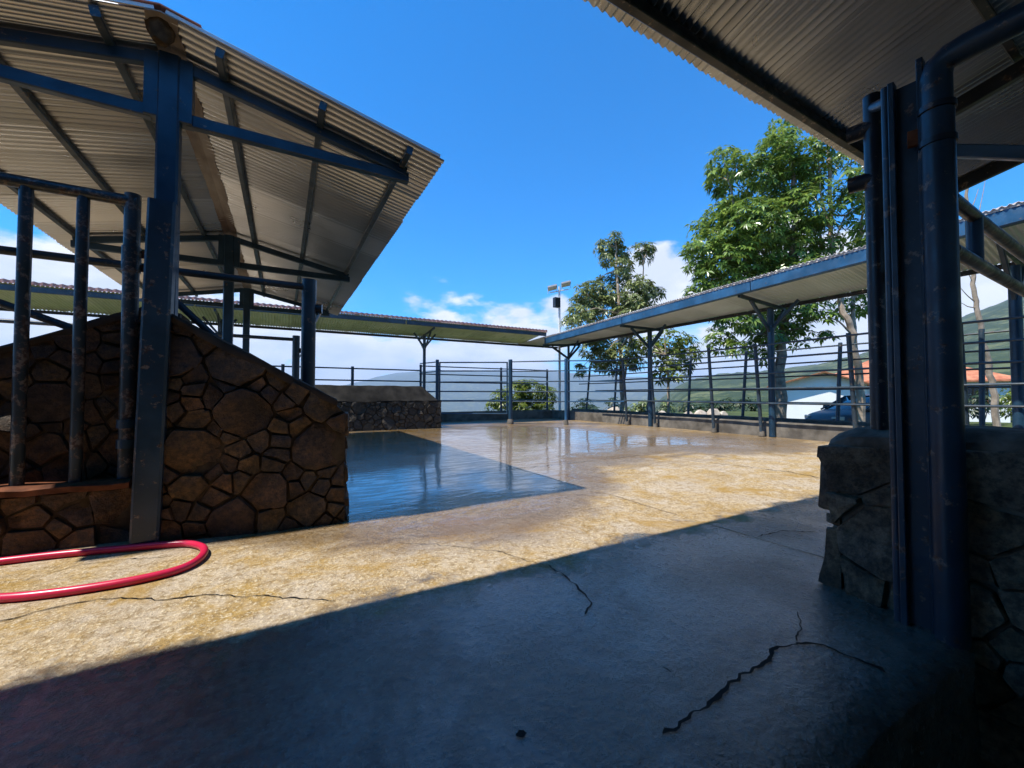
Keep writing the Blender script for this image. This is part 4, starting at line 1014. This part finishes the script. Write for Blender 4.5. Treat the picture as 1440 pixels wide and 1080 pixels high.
# ------------------------------------------------------------------ house
def house():
    D = 25.0
    c = at(1153, 556, D); c.z = -.5
    g = thing('house', 'white walled house with low red tiled roofs beyond the parked car', 'house', c)
    ang = R(-32); ux = (RT*math.cos(ang) + FW*math.sin(ang)); uy = (FW*math.cos(ang) - RT*math.sin(ang)); Z = Vector((0, 0, 1))
    def P(x, y, z): return c + ux*x + uy*y + Z*z
    # gabled wing
    x0, x1, zE, zP = -2.3, 2.2, 2.15, 2.9
    MB().prism([P(x0, 0, 0), P(x1, 0, 0), P(x1, 0, zE), P(.2, 0, zP-.06), P(x0, 0, zE)], uy*7).build('wall', 'white_wall', g, False)
    for a, b in (((.2, zP), (x0-.45, zE-.13)), ((.2, zP), (x1+.45, zE-.13))):
        r = MB().prism([P(a[0], -.5, a[1]), P(b[0], -.5, b[1]), P(b[0], -.5, b[1]+.05), P(a[0], -.5, a[1]+.05)], uy*7.8).build('roof', 'roof_tile', g, False)
        MB().prism([P(a[0], -.53, a[1]-.06), P(b[0], -.53, b[1]-.06), P(b[0], -.53, b[1]+.03), P(a[0], -.53, a[1]+.03)], uy*.028).build('barge_board', 'wood_brown', r, False)
    # main block behind, hipped roof
    a0, a1, b0, b1, e = 0.5, 8.6, 2.5, 9.0, 2.5
    MB().prism([P(a0, b0, 0), P(a1, b0, 0), P(a1, b0, e), P(a0, b0, e)], uy*(b1-b0)).build('wall', 'white_wall', g, False)
    o = .5; q = [P(a0-o, b0-o, e-.12), P(a1+o, b0-o, e-.12), P(a1+o, b1+o, e-.12), P(a0-o, b1+o, e-.12), P(a0+2.8, 5.7, e+1.45), P(a1-2.8, 5.7, e+1.45)]
    q2 = [p + Z*-.1 for p in q[:4]]
    MB().add(q + q2, [[0, 1, 5, 4], [1, 2, 5], [2, 3, 4, 5], [3, 0, 4], [6, 7, 1, 0], [7, 8, 2, 1], [8, 9, 3, 2], [9, 6, 0, 3], [9, 8, 7, 6]]).build('roof', 'roof_tile', g, False)
    for xx in (4.2, 6.6):
        w = MB().prism([P(xx, b0-.03, 1.0), P(xx+1.2, b0-.03, 1.0), P(xx+1.2, b0-.03, 2.0), P(xx, b0-.03, 2.0)], uy*.025).build('window', 'car_glass', g, False)
        for t in (0, .57, 1.14): MB().prism([P(xx+t, b0-.06, .96), P(xx+t+.06, b0-.06, .96), P(xx+t+.06, b0-.06, 2.04), P(xx+t, b0-.06, 2.04)], uy*.028).build('frame', 'wood_brown', w, False)
house()

# ------------------------------------------------------------------ car
def car():
    c = at(1226, 556, 14.2); c.z = -.45
    g = thing('parked_car', 'dark grey hatchback car parked in front of the white house', 'car', c)
    ang = R(187); ux = RT*math.cos(ang) + FW*math.sin(ang); uy = Vector((-ux.y, ux.x, 0)); Z = Vector((0, 0, 1))
    def P(x, y, z): return c + ux*x + uy*y + Z*z
    def lerpt(t, x): return lerp_tab(t, x)
    top = [(-2.1, .78), (-2.05, .95), (-1.6, 1.0), (.9, .98), (1.3, .93), (1.85, .80), (2.1, .62)]
    wid = [(-2.1, .70), (-1.9, .82), (-1.2, .86), (1.2, .86), (1.8, .80), (2.1, .62)]
    vs = []; fs = []; xs = [-2.1 + 4.2*i/24 for i in range(25)]; prof = [(.80, 0), (.97, .12), (1.0, .4), (.98, .75), (.92, .93), (.75, 1.0)]
    m = 2*len(prof)
    for x in xs:
        t, w = lerpt(top, x), lerpt(wid, x); z0 = .22 + .06*max(0, abs(x)-1.6)
        for s, pr in ((1, prof), (-1, prof[::-1])):
            for (a, b) in pr: vs.append(P(x, s*w*a, z0 + (t-z0)*b + (.02*(1-a*a) if b == 1 else 0)))
    n = len(xs)
    for i in range(n-1):
        for k in range(m): fs.append([i*m+k, i*m+(k+1) % m, (i+1)*m+(k+1) % m, (i+1)*m+k])
    fs += [list(range(m)), list(range((n-1)*m, n*m))]
    MB().add(vs, fs).build('body', 'car_paint', g, True)
    # glasshouse
    gl = [(-1.98, .97, .97), (-1.62, 1.36, .98), (-1.0, 1.46, .98), (-.2, 1.485, .98), (.35, 1.44, .97), (1.18, .96, .94)]
    vs = []; fs = []
    for x, zt, zb in gl:
        wb = .80; wt = .62 if zt > 1.2 else .76
        vs += [P(x, wb, zb-.03), P(x, wt+.03, zt-.05), P(x, wt-.08, zt), P(x, -wt+.08, zt), P(x, -wt-.03, zt-.05), P(x, -wb, zb-.03)]
    for i in range(len(gl)-1):
        for k in range(6): fs.append([i*6+k, i*6+(k+1) % 6, (i+1)*6+(k+1) % 6, (i+1)*6+k])
    fs += [list(range(6)), list(range(30, 36))]
    MB().add(vs, fs).build('window_glass', 'car_glass', g, True)
    rp = MB(); vs = []; fs = []
    for x, zt in ((-1.66, 1.35), (-1.0, 1.463), (-.2, 1.488), (.38, 1.43)):
        vs += [P(x, .67, zt-.05), P(x, .54, zt+.012), P(x, -.54, zt+.012), P(x, -.67, zt-.05)]
    for i in range(3):
        for k in range(3): fs.append([i*4+k, i*4+k+1, (i+1)*4+k+1, (i+1)*4+k])
    rp.add(vs, fs).build('roof_panel', 'car_paint', g, True)
    for s in (-1, 1):
        for a, b in (((1.20, .80, .95), (.36, .66, 1.41)), ((.36, .66, 1.41), (-.2, .66, 1.455)), ((-.2, .66, 1.455), (-1.0, .66, 1.43)), ((-1.0, .66, 1.43), (-1.64, .65, 1.33)), ((-1.64, .65, 1.33), (-1.98, .79, .97)), ((-.35, .82, .97), (-.32, .66, 1.44)), ((-1.25, .82, .97), (-1.3, .67, 1.39))):
            MB().bar(P(a[0], s*a[1], a[2]), P(b[0], s*b[1], b[2]), .05, .05, up=uy).build('pillar', 'car_paint', g)
        MB().bar(P(.78, s*.86, 1.02), P(.90, s*1.02, 1.04), .10, .12).build('mirror', 'car_paint', g)
        MB().bar(P(2.0, s*.45, .68), P(1.86, s*.74, .70), .10, .12).build('headlight', 'led_lens', g)
        MB().bar(P(-2.08, s*.55, .80), P(-2.0, s*.78, .80), .08, .20).build('tail_light', 'hose_rubber', g)
        for x in (-1.28, 1.30):
            w = MB().tube([P(x, s*.68, .31), P(x, s*.87, .31)], .31, 24).build('wheel', 'tyre', g)
            MB().tube([P(x, s*.865, .31), P(x, s*.885, .31)], .19, 16).build('rim', 'chrome', w)
        for x in (-.6, .35): MB().bar(P(x, s*.865, .80), P(x-.16, s*.865, .80), .03, .03).build('door_handle', 'chrome', g)
car()

# ------------------------------------------------------------------ air
def haze():
    m = bpy.data.materials.new('haze_air'); m.use_nodes = True; nt = m.node_tree; nt.nodes.clear()
    o = nt.nodes.new('ShaderNodeOutputMaterial'); v = nt.nodes.new('ShaderNodeVolumePrincipled')
    v.inputs['Color'].default_value = (0.60, 0.76, 1.0, 1); v.inputs['Density'].default_value = 9e-5; v.inputs['Anisotropy'].default_value = 0.0
    nt.links.new(v.outputs[0], o.inputs['Volume']); M['haze_air'] = m
    lo = min(v.co.z for v in bpy.data.objects['ground'].data.vertices); hi = max(v.co.z for v in bpy.data.objects['ground'].data.vertices)
    b = MB(); a = 16000; z0, z1 = lo - 5, hi + 20
    b.add([(-a, -a, z0), (a, -a, z0), (a, a, z0), (-a, a, z0), (-a, -a, z1), (a, -a, z1), (a, a, z1), (-a, a, z1)], [[0, 1, 2, 3], [4, 5, 6, 7], [0, 1, 5, 4], [1, 2, 6, 5], [2, 3, 7, 6], [3, 0, 4, 7]])
    ob = b.build('haze', 'haze_air', None, False); ob['kind'] = 'stuff'; tag(ob, 'pale blue haze in the air over the valley and hills', 'haze')
haze()
